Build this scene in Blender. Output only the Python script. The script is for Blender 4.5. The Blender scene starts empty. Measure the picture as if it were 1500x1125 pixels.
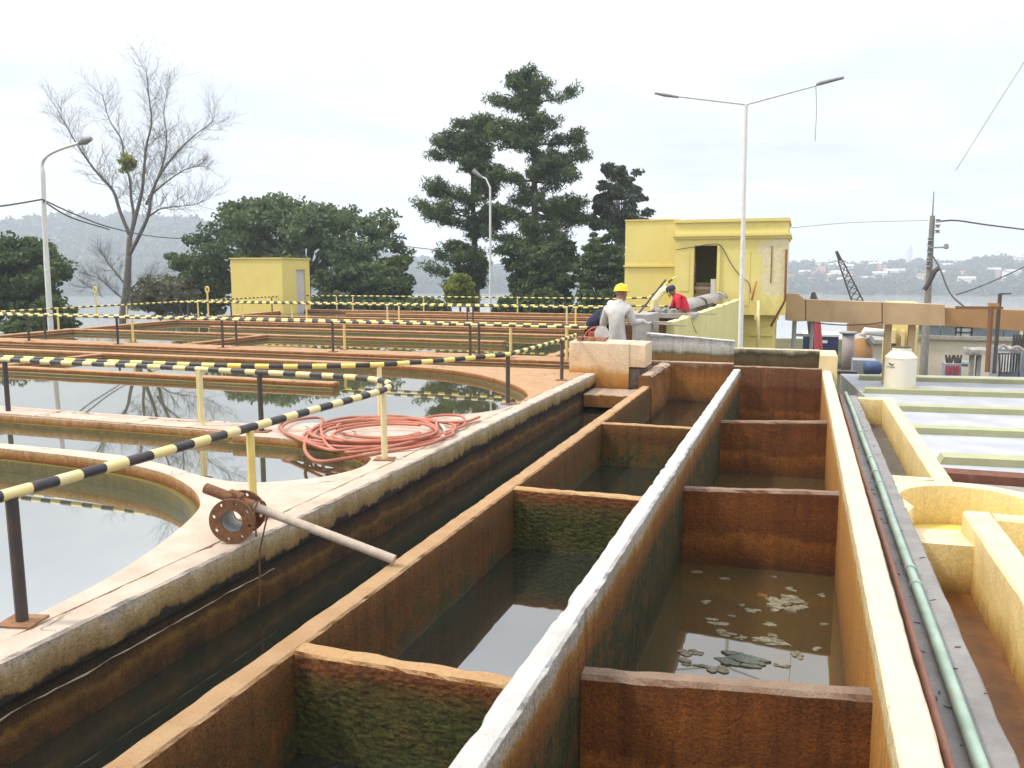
import bpy, bmesh, math, random
import numpy as np
from mathutils import Vector, Matrix, noise as mnoise
from mathutils.geometry import tessellate_polygon

# ------------------------------------------------------------------ camera, sky, sun, exposure
sc = bpy.context.scene
COL = sc.collection
FPX, PCX, PCY, HORIZON, CAM_Z = 1213.0, 750.0, 562.5, 400.0, 1.6
PITCH = math.atan((PCY - HORIZON) / FPX)
YAW = math.radians(19.1923)
cam_d = bpy.data.cameras.new('camera')
cam = bpy.data.objects.new('camera', cam_d)
COL.objects.link(cam)
cam_d.sensor_width = 36.0
cam_d.lens = FPX / 1500.0 * 36.0
cam_d.clip_start = 0.05
cam_d.clip_end = 6000.0
cam.location = (0, 0, CAM_Z)
cam.rotation_euler = (math.pi / 2 - PITCH, 0, YAW)
sc.camera = cam

SUN_AZ = math.radians(250.0)      # compass bearing of the sun, clockwise from +Y (behind, to the left)
SUN_EL = math.radians(52.0)
w = bpy.data.worlds.new('World')
sc.world = w
w.use_nodes = True
nt = w.node_tree
nt.nodes.clear()
def wn(t, **k):
    n = nt.nodes.new(t)
    for a, v in k.items():
        setattr(n, a, v)
    return n
w_out = wn('ShaderNodeOutputWorld')
w_bg = wn('ShaderNodeBackground')
w_bg.inputs['Strength'].default_value = 0.1
w_sky = wn('ShaderNodeTexSky', sky_type='NISHITA')
w_sky.sun_disc = False
w_sky.sun_elevation = SUN_EL
w_sky.sun_rotation = SUN_AZ
w_sky.air_density = 1.2
w_sky.dust_density = 3.0
w_tc = wn('ShaderNodeTexCoord')
w_sep = wn('ShaderNodeSeparateXYZ')
nt.links.new(w_tc.outputs['Generated'], w_sep.inputs[0])
# thin high overcast: clouds laid on a flat layer (direction divided by its height)
w_add = wn('ShaderNodeMath', operation='MAXIMUM'); w_add.inputs[1].default_value = 0.0
nt.links.new(w_sep.outputs['Z'], w_add.inputs[0])
w_add2 = wn('ShaderNodeMath', operation='ADD'); w_add2.inputs[1].default_value = 0.16
nt.links.new(w_add.outputs[0], w_add2.inputs[0])
w_div = wn('ShaderNodeVectorMath', operation='DIVIDE')
nt.links.new(w_tc.outputs['Generated'], w_div.inputs[0])
nt.links.new(w_add2.outputs[0], w_div.inputs[1])
w_n1 = wn('ShaderNodeTexNoise'); w_n1.inputs['Scale'].default_value = 0.8
w_n1.inputs['Detail'].default_value = 7.0; w_n1.inputs['Roughness'].default_value = 0.55
nt.links.new(w_div.outputs[0], w_n1.inputs['Vector'])
w_r = wn('ShaderNodeMapRange'); w_r.inputs[1].default_value = 0.38; w_r.inputs[2].default_value = 0.62
w_r.inputs[3].default_value = 0.0; w_r.inputs[4].default_value = 1.0
nt.links.new(w_n1.outputs[0], w_r.inputs[0])
# overcast luminance grows from horizon to zenith
w_el = wn('ShaderNodeMapRange'); w_el.inputs[1].default_value = 0.15; w_el.inputs[2].default_value = 0.9
w_el.inputs[3].default_value = 1.0; w_el.inputs[4].default_value = 2.4
nt.links.new(w_add.outputs[0], w_el.inputs[0])
w_cl = wn('ShaderNodeMix', data_type='RGBA')
w_cl.inputs[6].default_value = (8.3, 8.95, 10.0, 1)
w_cl.inputs[7].default_value = (9.7, 9.85, 10.1, 1)
nt.links.new(w_r.outputs[0], w_cl.inputs[0])
w_mul = wn('ShaderNodeVectorMath', operation='SCALE')
w_n2 = wn('ShaderNodeTexNoise'); w_n2.inputs['Scale'].default_value = 1.6
w_n2.inputs['Detail'].default_value = 8.0; w_n2.inputs['Roughness'].default_value = 0.6
nt.links.new(w_div.outputs[0], w_n2.inputs['Vector'])
w_r2 = wn('ShaderNodeMapRange'); w_r2.inputs[1].default_value = 0.36; w_r2.inputs[2].default_value = 0.66
w_r2.inputs[3].default_value = 0.94; w_r2.inputs[4].default_value = 1.05
nt.links.new(w_n2.outputs[0], w_r2.inputs[0])
w_m2 = wn('ShaderNodeVectorMath', operation='SCALE')
nt.links.new(w_cl.outputs[2], w_m2.inputs[0]); nt.links.new(w_r2.outputs[0], w_m2.inputs['Scale'])
nt.links.new(w_m2.outputs[0], w_mul.inputs[0])
nt.links.new(w_el.outputs[0], w_mul.inputs['Scale'])
w_mix = wn('ShaderNodeMix', data_type='RGBA')
w_mix.inputs[0].default_value = 0.93
nt.links.new(w_sky.outputs[0], w_mix.inputs[6])
nt.links.new(w_mul.outputs[0], w_mix.inputs[7])
nt.links.new(w_mix.outputs[2], w_bg.inputs['Color'])
nt.links.new(w_bg.outputs[0], w_out.inputs['Surface'])

sun_d = bpy.data.lights.new('sun', 'SUN')
sun_d.energy = 3.0
sun_d.angle = math.radians(7.0)
sun_d.color = (1.0, 0.91, 0.78)
sun = bpy.data.objects.new('sun', sun_d)
COL.objects.link(sun)
_sd = Vector((math.sin(SUN_AZ) * math.cos(SUN_EL), math.cos(SUN_AZ) * math.cos(SUN_EL), math.sin(SUN_EL)))
sun.rotation_euler = _sd.to_track_quat('Z', 'Y').to_euler()
sun.location = (0, 0, 30)

sc.render.engine = 'CYCLES'
sc.view_settings.view_transform = 'Standard'
sc.view_settings.look = 'None'
sc.view_settings.exposure = 0.08
sc.view_settings.gamma = 1.0
sc.view_settings.use_curve_mapping = False
sc.cycles.use_denoising = True
sc.cycles.max_bounces = 6
sc.cycles.diffuse_bounces = 3
sc.cycles.glossy_bounces = 3
sc.cycles.transmission_bounces = 3
sc.cycles.volume_bounces = 1
sc.cycles.transparent_max_bounces = 6
sc.cycles.caustics_reflective = False
sc.cycles.caustics_refractive = False

# ------------------------------------------------------------------ photo pixel -> point
_cp, _sp, _cy, _sy = math.cos(PITCH), math.sin(PITCH), math.cos(YAW), math.sin(YAW)
def ray(u, v):
    x = (u - PCX) / FPX; t = -(v - PCY) / FPX
    rx, ry, rz = x, _cp + t * _sp, -_sp + t * _cp
    return _cy * rx - _sy * ry, _sy * rx + _cy * ry, rz
def at_z(u, v, z):
    r = ray(u, v); t = (z - CAM_Z) / r[2]
    return Vector((r[0] * t, r[1] * t, z))
def at_y(u, v, y):
    r = ray(u, v); t = y / r[1]
    return Vector((r[0] * t, y, CAM_Z + r[2] * t))
def at_x(u, v, x):
    r = ray(u, v); t = x / r[0]
    return Vector((x, r[1] * t, CAM_Z + r[2] * t))

# ------------------------------------------------------------------ objects and labels
def tag(o, label=None, cat=None, group=None, kind=None):
    if label: o['label'] = label
    if cat: o['category'] = cat
    if group: o['group'] = group
    if kind: o['kind'] = kind
    return o
def thing(name, label, cat, loc=(0, 0, 0), group=None):
    o = bpy.data.objects.new(name, None)
    COL.objects.link(o)
    o.location = loc
    o.empty_display_size = 0.1
    return tag(o, label, cat, group)
def link(name, me, mat, parent=None):
    o = bpy.data.objects.new(name, me)
    COL.objects.link(o)
    if mat is not None:
        for m in (mat if isinstance(mat, (list, tuple)) else [mat]):
            me.materials.append(m)
    if parent is not None:
        o.parent = parent
        o.matrix_parent_inverse = Matrix.Translation(-Vector(parent.location))
    return o
def copy_tree(o, parent=None):
    c = o.copy(); COL.objects.link(c); c.parent = parent
    for ch in o.children:
        copy_tree(ch, c)
    return c

# ------------------------------------------------------------------ mesh builder
class MB:
    def __init__(s):
        s.v = []; s.f = []; s.along = None
    def box(s, x0, x1, y0, y1, z0, z1):
        return s.hexa([(x0, y0, z0), (x1, y0, z0), (x1, y1, z0), (x0, y1, z0),
                       (x0, y0, z1), (x1, y0, z1), (x1, y1, z1), (x0, y1, z1)])
    def hexa(s, p):
        b = len(s.v); s.v += [tuple(q) for q in p]
        s.f += [(b, b+3, b+2, b+1), (b+4, b+5, b+6, b+7), (b, b+1, b+5, b+4),
                (b+1, b+2, b+6, b+5), (b+2, b+3, b+7, b+6), (b+3, b, b+4, b+7)]
        return s
    def cbox(s, c, sx, sy, sz, rz=0.0, rx=0.0, ry=0.0):
        M = Matrix.Translation(Vector(c)) @ Matrix.Rotation(rz, 4, 'Z') @ Matrix.Rotation(ry, 4, 'Y') @ Matrix.Rotation(rx, 4, 'X')
        p = [M @ Vector((a*sx/2, b*sy/2, d*sz/2)) for d in (-1, 1) for a, b in ((-1, -1), (1, -1), (1, 1), (-1, 1))]
        return s.hexa(p)
    def tube(s, pts, r, seg=8, cap=True, r1=None, closed=False):
        pts = [Vector(p) for p in pts]; n = len(pts); b = len(s.v)
        rs = [r] * n if not isinstance(r, (list, tuple)) else list(r)
        if r1 is not None:
            rs = [r + (r1 - r) * i / (n - 1) for i in range(n)]
        up = None; L = 0.0
        for i, p in enumerate(pts):
            if closed:
                d = pts[(i + 1) % n] - pts[i - 1]
            else:
                d = pts[min(i + 1, n - 1)] - pts[max(i - 1, 0)]
            d = d.normalized() if d.length > 1e-9 else Vector((0, 0, 1))
            if up is None:
                up = Vector((0, 0, 1)) if abs(d.z) < 0.9 else Vector((1, 0, 0))
            a = d.cross(up)
            if a.length < 1e-6: a = d.cross(Vector((0, 1, 0.1)))
            a.normalize(); c = a.cross(d).normalized(); up = c
            if i: L += (p - pts[i-1]).length
            for k in range(seg):
                t = 2 * math.pi * k / seg
                s.v.append(tuple(p + (a * math.cos(t) + c * math.sin(t)) * rs[i]))
                if s.along is not None: s.along.append(L)
        m = n if closed else n - 1
        for i in range(m):
            for k in range(seg):
                k2 = (k + 1) % seg; j = (i + 1) % n
                s.f.append((b+i*seg+k, b+i*seg+k2, b+j*seg+k2, b+j*seg+k))
        if cap and not closed:
            s.f.append(tuple(b + k for k in reversed(range(seg))))
            s.f.append(tuple(b + (n-1)*seg + k for k in range(seg)))
        return s
    def lathe(s, prof, c=(0, 0, 0), seg=20, axis=None):
        c = Vector(c); b = len(s.v)
        q = Vector(axis).to_track_quat('Z', 'Y') if axis is not None else None
        for r, z in prof:
            for k in range(seg):
                t = 2 * math.pi * k / seg
                p = Vector((r * math.cos(t), r * math.sin(t), z))
                if q: p = q @ p
                s.v.append(tuple(c + p))
        for i in range(len(prof) - 1):
            for k in range(seg):
                k2 = (k + 1) % seg
                s.f.append((b+i*seg+k, b+i*seg+k2, b+(i+1)*seg+k2, b+(i+1)*seg+k))
        if prof[0][0] > 1e-4: s.f.append(tuple(b + k for k in reversed(range(seg))))
        if prof[-1][0] > 1e-4: s.f.append(tuple(b + (len(prof)-1)*seg + k for k in range(seg)))
        return s
    def prism(s, poly, z0, z1):
        """vertical prism over an XY outline (any simple polygon, counter-clockwise)"""
        n = len(poly); b = len(s.v)
        s.v += [(p[0], p[1], z1) for p in poly] + [(p[0], p[1], z0) for p in poly]
        for t in tessellate_polygon([[Vector((p[0], p[1], 0)) for p in poly]]):
            a_, b_, c_ = [Vector((*poly[i][:2], 0)) for i in t]
            if (b_ - a_).cross(c_ - a_).z < 0: t = (t[0], t[2], t[1])
            s.f.append(tuple(b + i for i in t))
        for i in range(n):
            j = (i + 1) % n
            s.f.append((b+n+i, b+n+j, b+j, b+i))
        return s
    def blob(s, c, r, sub=1, jit=0.15, rnd=random, sq=(1, 1, 1)):
        bm = bmesh.new(); bmesh.ops.create_icosphere(bm, subdivisions=sub, radius=1.0)
        b = len(s.v)
        for q in bm.verts:
            k = r * (1 + rnd.uniform(-jit, jit))
            s.v.append((c[0] + q.co.x*k*sq[0], c[1] + q.co.y*k*sq[1], c[2] + q.co.z*k*sq[2]))
        for q in bm.faces: s.f.append(tuple(b + x.index for x in q.verts))
        bm.free(); return s
    def wall(s, p0, p1, w, zt, zb, step=0.08, jit=0.004, ch=0.012, seed=0, zt1=None, chip=0.011):
        """uneven masonry wall from p0 to p1 (centre line), w wide, chamfered arrises"""
        p0 = Vector((p0[0], p0[1], 0)); p1 = Vector((p1[0], p1[1], 0))
        d = p1 - p0; L = d.length; d.normalize(); nrm = Vector((d.y, -d.x, 0))
        n = max(1, int(L / step)); b = len(s.v)
        nz = max(2, int((zt - zb) / 0.10))
        prof = [(-w/2, zb + (zt - ch - zb) * i / nz) for i in range(nz + 1)]
        prof += [(-w/2 + ch, zt), (-w/6, zt), (w/6, zt), (w/2 - ch, zt)]
        prof += [(w/2, zt - ch - (zt - ch - zb) * i / nz) for i in range(nz + 1)]
        P = len(prof)
        for i in range(n + 1):
            c = p0 + d * (L * i / n); dz = 0 if zt1 is None else (zt1 - zt) * i / n
            for k, (o, z) in enumerate(prof):
                q = c + nrm * o; q.z = z + dz * (1 if z > zb + .001 else 0)
                j1 = mnoise.noise((q.x*3.1 + seed, q.y*3.1, q.z*4.0 + k*0.05))
                j2 = mnoise.noise((q.x*8.5 + seed, q.y*8.5 + k*.3, q.z*8.5))
                jj = (j1 * 1.2 + j2 * 0.9) * jit
                if abs(o) > w/2 - 1e-6: q += nrm * jj * (1 if o > 0 else -1)
                elif abs(abs(o) - (w/2 - ch)) < 1e-6: q += nrm * jj * (1 if o > 0 else -1); q.z += j2 * jit
                else: q.z += jj * 0.6
                if abs(abs(o) - w/2) < ch + 1e-6 and z > zt - ch - 1e-6 and chip:
                    sg_ = 1 if o > 0 else -1
                    cn = mnoise.noise((q.x*5.3 + seed + sg_*9, q.y*5.3, seed*1.7)) + .5 * mnoise.noise((q.x*13 + seed, q.y*13 + sg_*4, 0))
                    if cn > .34:
                        a_ = min(1.0, (cn - .34) * 4.0) * chip
                        q -= nrm * sg_ * a_ * .7; q.z -= a_ * (.9 if z < zt - 1e-6 else .5)
                s.v.append(tuple(q))
        for i in range(n):
            for k in range(P - 1):
                s.f.append((b+i*P+k, b+i*P+k+1, b+(i+1)*P+k+1, b+(i+1)*P+k))
        s.f.append(tuple(b + k for k in reversed(range(P)))); s.f.append(tuple(b + n*P + k for k in range(P)))
        return s
    def build(s, name, mat, parent=None, smooth=False):
        me = bpy.data.meshes.new(name)
        me.from_pydata(s.v, [], s.f)
        if s.along is not None:
            at = me.attributes.new('along', 'FLOAT', 'POINT')
            at.data.foreach_set('value', s.along + [0.0] * (len(s.v) - len(s.along)))
        if smooth:
            me.polygons.foreach_set('use_smooth', [True] * len(me.polygons))
        me.update()
        return link(name, me, mat, parent)
def fix_normals(o):
    bm = bmesh.new(); bm.from_mesh(o.data); bmesh.ops.recalc_face_normals(bm, faces=bm.faces); bm.to_mesh(o.data); bm.free()
    return o
def catmull(pts, n=8, closed=False):
    pts = [Vector(p) for p in pts]; N = len(pts); out = []
    rng = range(N) if closed else range(N - 1)
    for i in rng:
        if closed: a, b, c, d = pts[i-1], pts[i], pts[(i+1) % N], pts[(i+2) % N]
        else: a, b, c, d = pts[max(i-1, 0)], pts[i], pts[i+1], pts[min(i+2, N-1)]
        for k in range(n):
            t = k / n
            out.append(0.5 * ((2*b) + (c-a)*t + (2*a-5*b+4*c-d)*t*t + (3*b-a-3*c+d)*t**3))
    if not closed: out.append(pts[-1])
    return out

# ------------------------------------------------------------------ materials
class NG:
    def __init__(s, name):
        m = bpy.data.materials.get(name)
        s.m = bpy.data.materials.new(name); s.m.use_nodes = True
        s.t = s.m.node_tree; s.t.nodes.clear()
        s.out = s.n('ShaderNodeOutputMaterial'); s.p = s.n('ShaderNodeBsdfPrincipled')
        s.l(s.p.outputs[0], s.out.inputs[0])
        s.geo = s.n('ShaderNodeNewGeometry')
    def n(s, t, **k):
        q = s.t.nodes.new(t)
        for a, v in k.items(): setattr(q, a, v)
        return q
    def l(s, a, b): s.t.links.new(a, b)
    def val(s, sock, x):
        if hasattr(x, 'is_output') or hasattr(x, 'links'): s.l(x, sock)
        else: sock.default_value = x
    def noise(s, scale, detail=4, rough=0.55, stretch=None, vec=None):
        q = s.n('ShaderNodeTexNoise'); q.inputs['Scale'].default_value = scale
        q.inputs['Detail'].default_value = detail; q.inputs['Roughness'].default_value = rough
        v = vec or s.geo.outputs['Position']
        if stretch:
            m = s.n('ShaderNodeVectorMath', operation='MULTIPLY'); s.l(v, m.inputs[0]); m.inputs[1].default_value = stretch; v = m.outputs[0]
        s.l(v, q.inputs['Vector']); return q.outputs[0]
    def rng(s, x, a, b, c=0.0, d=1.0):
        q = s.n('ShaderNodeMapRange'); s.l(x, q.inputs[0])
        for i, v in enumerate((a, b, c, d)): q.inputs[i+1].default_value = v
        return q.outputs[0]
    def math(s, op, a, b=0.0):
        q = s.n('ShaderNodeMath', operation=op); s.val(q.inputs[0], a); s.val(q.inputs[1], b); return q.outputs[0]
    def mix(s, f, a, b, bt='MIX'):
        q = s.n('ShaderNodeMix', data_type='RGBA', blend_type=bt)
        s.val(q.inputs[0], f)
        for i, x in ((6, a), (7, b)):
            if isinstance(x, (tuple, list)): q.inputs[i].default_value = (*x[:3], 1)
            else: s.l(x, q.inputs[i])
        return q.outputs[2]
    def ramp(s, x, stops, interp='LINEAR'):
        q = s.n('ShaderNodeValToRGB'); q.color_ramp.interpolation = interp
        e = q.color_ramp.elements
        while len(e) > 1: e.remove(e[-1])
        e[0].position = stops[0][0]; e[0].color = (*stops[0][1], 1)
        for p, c in stops[1:]:
            k = e.new(p); k.color = (*c, 1)
        s.l(x, q.inputs[0]); return q.outputs[0]
    def z(s):
        q = s.n('ShaderNodeSeparateXYZ'); s.l(s.geo.outputs['Position'], q.inputs[0]); return q.outputs['Z']
    def xyz(s):
        q = s.n('ShaderNodeSeparateXYZ'); s.l(s.geo.outputs['Position'], q.inputs[0]); return q.outputs
    def nz(s):
        q = s.n('ShaderNodeSeparateXYZ'); s.l(s.geo.outputs['Normal'], q.inputs[0]); return q.outputs['Z']
    def bump(s, h, strength=0.4, dist=0.01):
        q = s.n('ShaderNodeBump'); q.inputs['Strength'].default_value = strength; q.inputs['Distance'].default_value = dist
        s.l(h, q.inputs['Height']); s.l(q.outputs[0], s.p.inputs['Normal']); return q
    def fin(s, col, rough=0.8, spec=0.3, metal=0.0):
        s.val(s.p.inputs['Base Color'], (*col[:3], 1) if isinstance(col, (tuple, list)) else col)
        s.val(s.p.inputs['Roughness'], rough); s.p.inputs['Specular IOR Level'].default_value = spec
        s.p.inputs['Metallic'].default_value = metal
        return s.m

def stained(name, top, top2, layers, drip=0.06, mott=0.35, bump=0.5, bscale=22, rough=0.85, moss=None, spots=None, speck=0.0, cracks=False, pebble=False, wetz=None, grain=1.0):
    """old concrete: top colours, then a stack of (height, colour) stains down the faces, ragged by drips"""
    g = NG(name)
    z = g.z()
    n_drip = g.noise(3.2, 5, 0.6, (1.0, 1.0, 0.18))
    n_rag = g.noise(11, 5, 0.65, (1, 1, 0.5))
    n_big = g.noise(1.3, 4, 0.6)
    off = g.math('ADD', g.math('MULTIPLY', g.math('SUBTRACT', n_drip, 0.5), drip * 2.2), g.math('MULTIPLY', g.math('SUBTRACT', n_rag, 0.5), drip * 1.3))
    zz = g.math('ADD', z, off)
    z0, z1 = layers[0][0], layers[-1][0]
    col = g.ramp(g.rng(zz, z0, z1), [((a - z0) / (z1 - z0), c) for a, c in layers])
    fine = g.noise(38, 6, 0.7)
    col = g.mix(g.rng(n_big, 0.35, 0.7, 0, mott), col, g.mix(1.0, col, (0.55, 0.45, 0.4), 'MULTIPLY'))
    col = g.mix(g.rng(fine, 0.45, 0.75, 0, 0.55), col, g.mix(1.0, col, (1.7, 1.6, 1.5), 'MULTIPLY'))
    if moss:
        mc, amt, lo, hi = moss
        mn = g.math('MULTIPLY', g.rng(g.noise(5.5, 6, 0.68), 0.5 - amt * .35, 0.62 - amt * .2), g.rng(zz, lo, hi, 1, 0))
        col = g.mix(mn, col, g.mix(g.rng(g.noise(24, 4, .6), 0.35, 0.65), mc, tuple(c * 0.4 for c in mc)))
    if spots:
        col = g.mix(g.rng(g.noise(9, 7, 0.75), 0.66, 0.76, 0, .8), col, spots)
    tn = g.rng(g.noise(4.0, 6, 0.65), 0.35, 0.68)
    tcol = g.mix(tn, top, top2)
    tcol = g.mix(g.rng(g.noise(60, 3, 0.6), 0.62, 0.72, 0, 0.5 * grain), tcol, g.mix(1.0, tcol, (0.45, 0.4, 0.36), 'MULTIPLY'))
    if cracks:
        vo = g.n('ShaderNodeTexVoronoi', feature='DISTANCE_TO_EDGE'); vo.inputs['Scale'].default_value = 0.9
        wv = g.n('ShaderNodeVectorMath', operation='ADD'); g.l(g.geo.outputs['Position'], wv.inputs[0])
        sc2 = g.n('ShaderNodeTexNoise'); sc2.inputs['Scale'].default_value = 5; g.l(g.geo.outputs['Position'], sc2.inputs['Vector'])
        sm = g.n('ShaderNodeVectorMath', operation='SCALE'); g.l(sc2.outputs['Color'], sm.inputs[0]); sm.inputs['Scale'].default_value = 0.35
        g.l(sm.outputs[0], wv.inputs[1]); g.l(wv.outputs[0], vo.inputs['Vector'])
        ck = g.math('MULTIPLY', g.rng(vo.outputs['Distance'], 0.004, 0.012, 1, 0), g.rng(g.noise(0.9, 2), 0.5, 0.58))
        tcol = g.mix(ck, tcol, (0.16, 0.1, 0.06))
    pit = g.noise(95, 5, 0.7)
    strk = g.noise(13, 5, 0.65, (1, 1, 0.07))
    col = g.mix(g.rng(strk, 0.52, 0.68, 0, 0.6 * grain), col, g.mix(1.0, col, (0.42, 0.38, 0.34), 'MULTIPLY'))
    col = g.mix(g.rng(strk, 0.30, 0.44, 0.5 * grain, 0), col, g.mix(1.0, col, (1.6, 1.55, 1.5), 'MULTIPLY'))
    col = g.mix(g.rng(g.noise(48, 6, 0.75), 0.50, 0.64, 0, 0.75 * grain), col, g.mix(1.0, col, (0.35, 0.32, 0.28), 'MULTIPLY'))
    col = g.mix(g.rng(pit, 0.54, 0.66, 0, 0.8 * grain), col, g.mix(1.0, col, (0.28, 0.25, 0.22), 'MULTIPLY'))
    col = g.mix(g.rng(g.noise(130, 3, 0.6), 0.62, 0.70, 0, 0.85 * grain), col, g.mix(1.0, col, (2.4, 2.2, 1.9), 'MULTIPLY'))
    tcol = g.mix(g.rng(pit, 0.58, 0.70, 0, 0.45 * grain), tcol, g.mix(1.0, tcol, (0.5, 0.45, 0.4), 'MULTIPLY'))
    isTop = g.rng(g.math('ADD', g.nz(), g.math('MULTIPLY', g.math('SUBTRACT', n_rag, 0.5), 0.5)), 0.5, 0.75)
    col = g.mix(isTop, col, tcol)
    g.geo_rough = rough
    h = g.math('ADD', g.noise(bscale, 8, 0.7), g.math('MULTIPLY', g.noise(bscale * 4, 4, 0.7), 0.6))
    if pebble:
        vp = g.n('ShaderNodeTexVoronoi', feature='SMOOTH_F1'); vp.inputs['Scale'].default_value = 26
        sp_ = g.n('ShaderNodeVectorMath', operation='MULTIPLY'); g.l(g.geo.outputs['Position'], sp_.inputs[0]); sp_.inputs[1].default_value = (1, 1, 1.7)
        g.l(sp_.outputs[0], vp.inputs['Vector'])
        h = g.math('SUBTRACT', h, g.math('MULTIPLY', vp.outputs['Distance'], 1.1))
    g.bump(h, bump, 0.02)
    r = rough
    if wetz is not None:
        r = g.rng(zz, wetz - .1, wetz + .15, 0.3, rough)
    return g.fin(col, r, 0.35)

def paint(name, c, c2=None, rough=0.6, scale=6, bump=0.15, dirt=0.25, dirtc=(0.35, 0.28, 0.2), streak=True, metal=0.0, spec=0.3, bscale=40):
    g = NG(name); c2 = c2 or tuple(x * 0.85 for x in c)
    col = g.mix(g.rng(g.noise(scale, 5, 0.6), 0.35, 0.7), c, c2)
    if dirt:
        n = g.noise(scale * 1.3, 6, 0.7, (1, 1, 0.15) if streak else None)
        col = g.mix(g.rng(n, 0.52, 0.8, 0, dirt), col, dirtc)
    g.bump(g.noise(bscale, 5, 0.6), bump, 0.01)
    return g.fin(col, rough, spec, metal)

def water_mat(name, col, col2, ior=2.0, wave=0.02, wscale=3.0, rough=0.02, scum=None):
    g = NG(name)
    c = g.mix(g.rng(g.noise(0.8, 4), 0.3, 0.7), col, col2)
    r = rough
    if scum:
        m = g.rng(g.noise(14, 7, 0.72), scum[1], scum[1] + 0.04)
        c = g.mix(m, c, scum[0])
        r = g.rng(m, 0, 1, rough, 0.7)
    g.bump(g.noise(wscale, 2, 0.5), wave, 0.05)
    g.p.inputs['IOR'].default_value = ior
    m = g.fin(c, r, 0.5)
    return m

# ================================================================== STRUCTURE: ground and river
R = random.Random(7)
RIVER_Z = -14.0
def ground_h(x, y):
    r = math.hypot(x, y); az = math.degrees(math.atan2(x, y))
    if r < 70: return -3.6
    if r < 130: return -3.6 + (-16.5 + 3.6) * ((r - 70) / 60) ** 1.3
    if r < 640: return -16.5
    # far shore: bank, then wooded hills; highest to the left of the view
    t = min(1.0, (r - 640) / 260)
    hl = 44 * math.exp(-((az + 44) / 17) ** 2) + 7 * mnoise.noise((az * .09, 3.3, 1))
    hr = 17 + 8 * mnoise.noise((az * .12, 7.7, 2)) + 4 * mnoise.noise((az * .4, 1.7, 5))
    k = 1 / (1 + math.exp((az + 22) / 4))
    h = hl * k + hr * (1 - k) + 6 * k
    return -15.0 + min(1, (r - 640) / 12) * 2.2 + h * (t * t * (3 - 2 * t))
radii = [0, 8, 16, 24, 32, 40, 50, 60, 70, 80, 90, 100, 110, 120, 130, 200, 350, 500, 620, 639, 646, 655, 670, 690, 710, 730, 760, 790, 820, 860, 900, 1000, 1150, 1350]
NA = 240
gv = []; gf = []
for r_ in radii:
    for k in range(NA):
        a = 2 * math.pi * k / NA
        x, y = r_ * math.sin(a), r_ * math.cos(a)
        gv.append((x, y, ground_h(x, y) + (0.25 * mnoise.noise((x * .1, y * .1, 0)) if 3 < r_ < 130 else 0)))
for i in range(len(radii) - 1):
    for k in range(NA):
        k2 = (k + 1) % NA
        gf.append((i*NA+k, i*NA+k2, (i+1)*NA+k2, (i+1)*NA+k))
g = NG('soil_grass')
gc = g.mix(g.rng(g.noise(0.35, 6, .65), .4, .6), (0.07, 0.085, 0.03), (0.16, 0.11, 0.06))
gc = g.mix(g.rng(g.noise(0.02, 5, .65), .42, .6), gc, (0.05, 0.07, 0.028))
g.bump(g.noise(6, 6, .7), .6, .05)
M_ground = g.fin(gc, .95, .1)
gm = bpy.data.meshes.new('ground'); gm.from_pydata(gv, [], gf)
tag(link('ground', gm, M_ground), kind='structure')

g = NG('river_water')
g.bump(g.noise(0.12, 6, .7, (1, 2.2, 1)), .10, .4)
g.p.inputs['IOR'].default_value = 2.4
M_river = g.fin((0.34, 0.33, 0.30), .10, .5)
rm = MB()
ring0 = [(105 * math.sin(2*math.pi*k/96), 105 * math.cos(2*math.pi*k/96), RIVER_Z) for k in range(96)]
ring1 = [(662 * math.sin(2*math.pi*k/96), 662 * math.cos(2*math.pi*k/96), RIVER_Z) for k in range(96)]
rm.v = ring0 + ring1
rm.f = [(k, (k+1) % 96, 96 + (k+1) % 96, 96 + k) for k in range(96)]
tag(fix_normals(rm.build('river', M_river)), kind='structure')

# ================================================================== concrete materials
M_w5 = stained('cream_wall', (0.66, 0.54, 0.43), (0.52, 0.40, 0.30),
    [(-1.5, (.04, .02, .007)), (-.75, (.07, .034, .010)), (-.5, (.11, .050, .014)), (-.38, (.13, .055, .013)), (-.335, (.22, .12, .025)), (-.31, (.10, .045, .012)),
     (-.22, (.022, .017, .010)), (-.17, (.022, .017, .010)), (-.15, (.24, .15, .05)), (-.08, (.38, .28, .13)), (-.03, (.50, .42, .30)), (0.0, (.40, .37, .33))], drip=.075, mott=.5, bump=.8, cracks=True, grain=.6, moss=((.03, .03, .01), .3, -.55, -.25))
M_w6 = stained('tan_wall', (0.50, 0.29, 0.135), (0.60, 0.38, 0.20),
    [(-1.4, (.05, .024, .006)), (-.75, (.10, .040, .008)), (-.45, (.21, .078, .013)), (-.25, (.15, .058, .011)), (-.14, (.21, .09, .018)), (-.1, (.26, .11, .025))], drip=.05, bump=1.0, bscale=30, spots=(.22, .12, .04), moss=((.10, .10, .02), .3, -.5, -.15), wetz=-.6)
M_algae = stained('mossy_cross_wall', (0.52, 0.30, 0.13), (0.58, 0.36, 0.17),
    [(-1.4, (.035, .032, .008)), (-.6, (.085, .066, .014)), (-.3, (.13, .09, .018)), (-.2, (.14, .068, .014)), (-.14, (.19, .06, .014)), (-.1, (.26, .11, .025))], drip=.04, bump=1.0, bscale=18, pebble=True, moss=((.085, .085, .014), .6, -.28, -.16), wetz=-.6)
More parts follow.
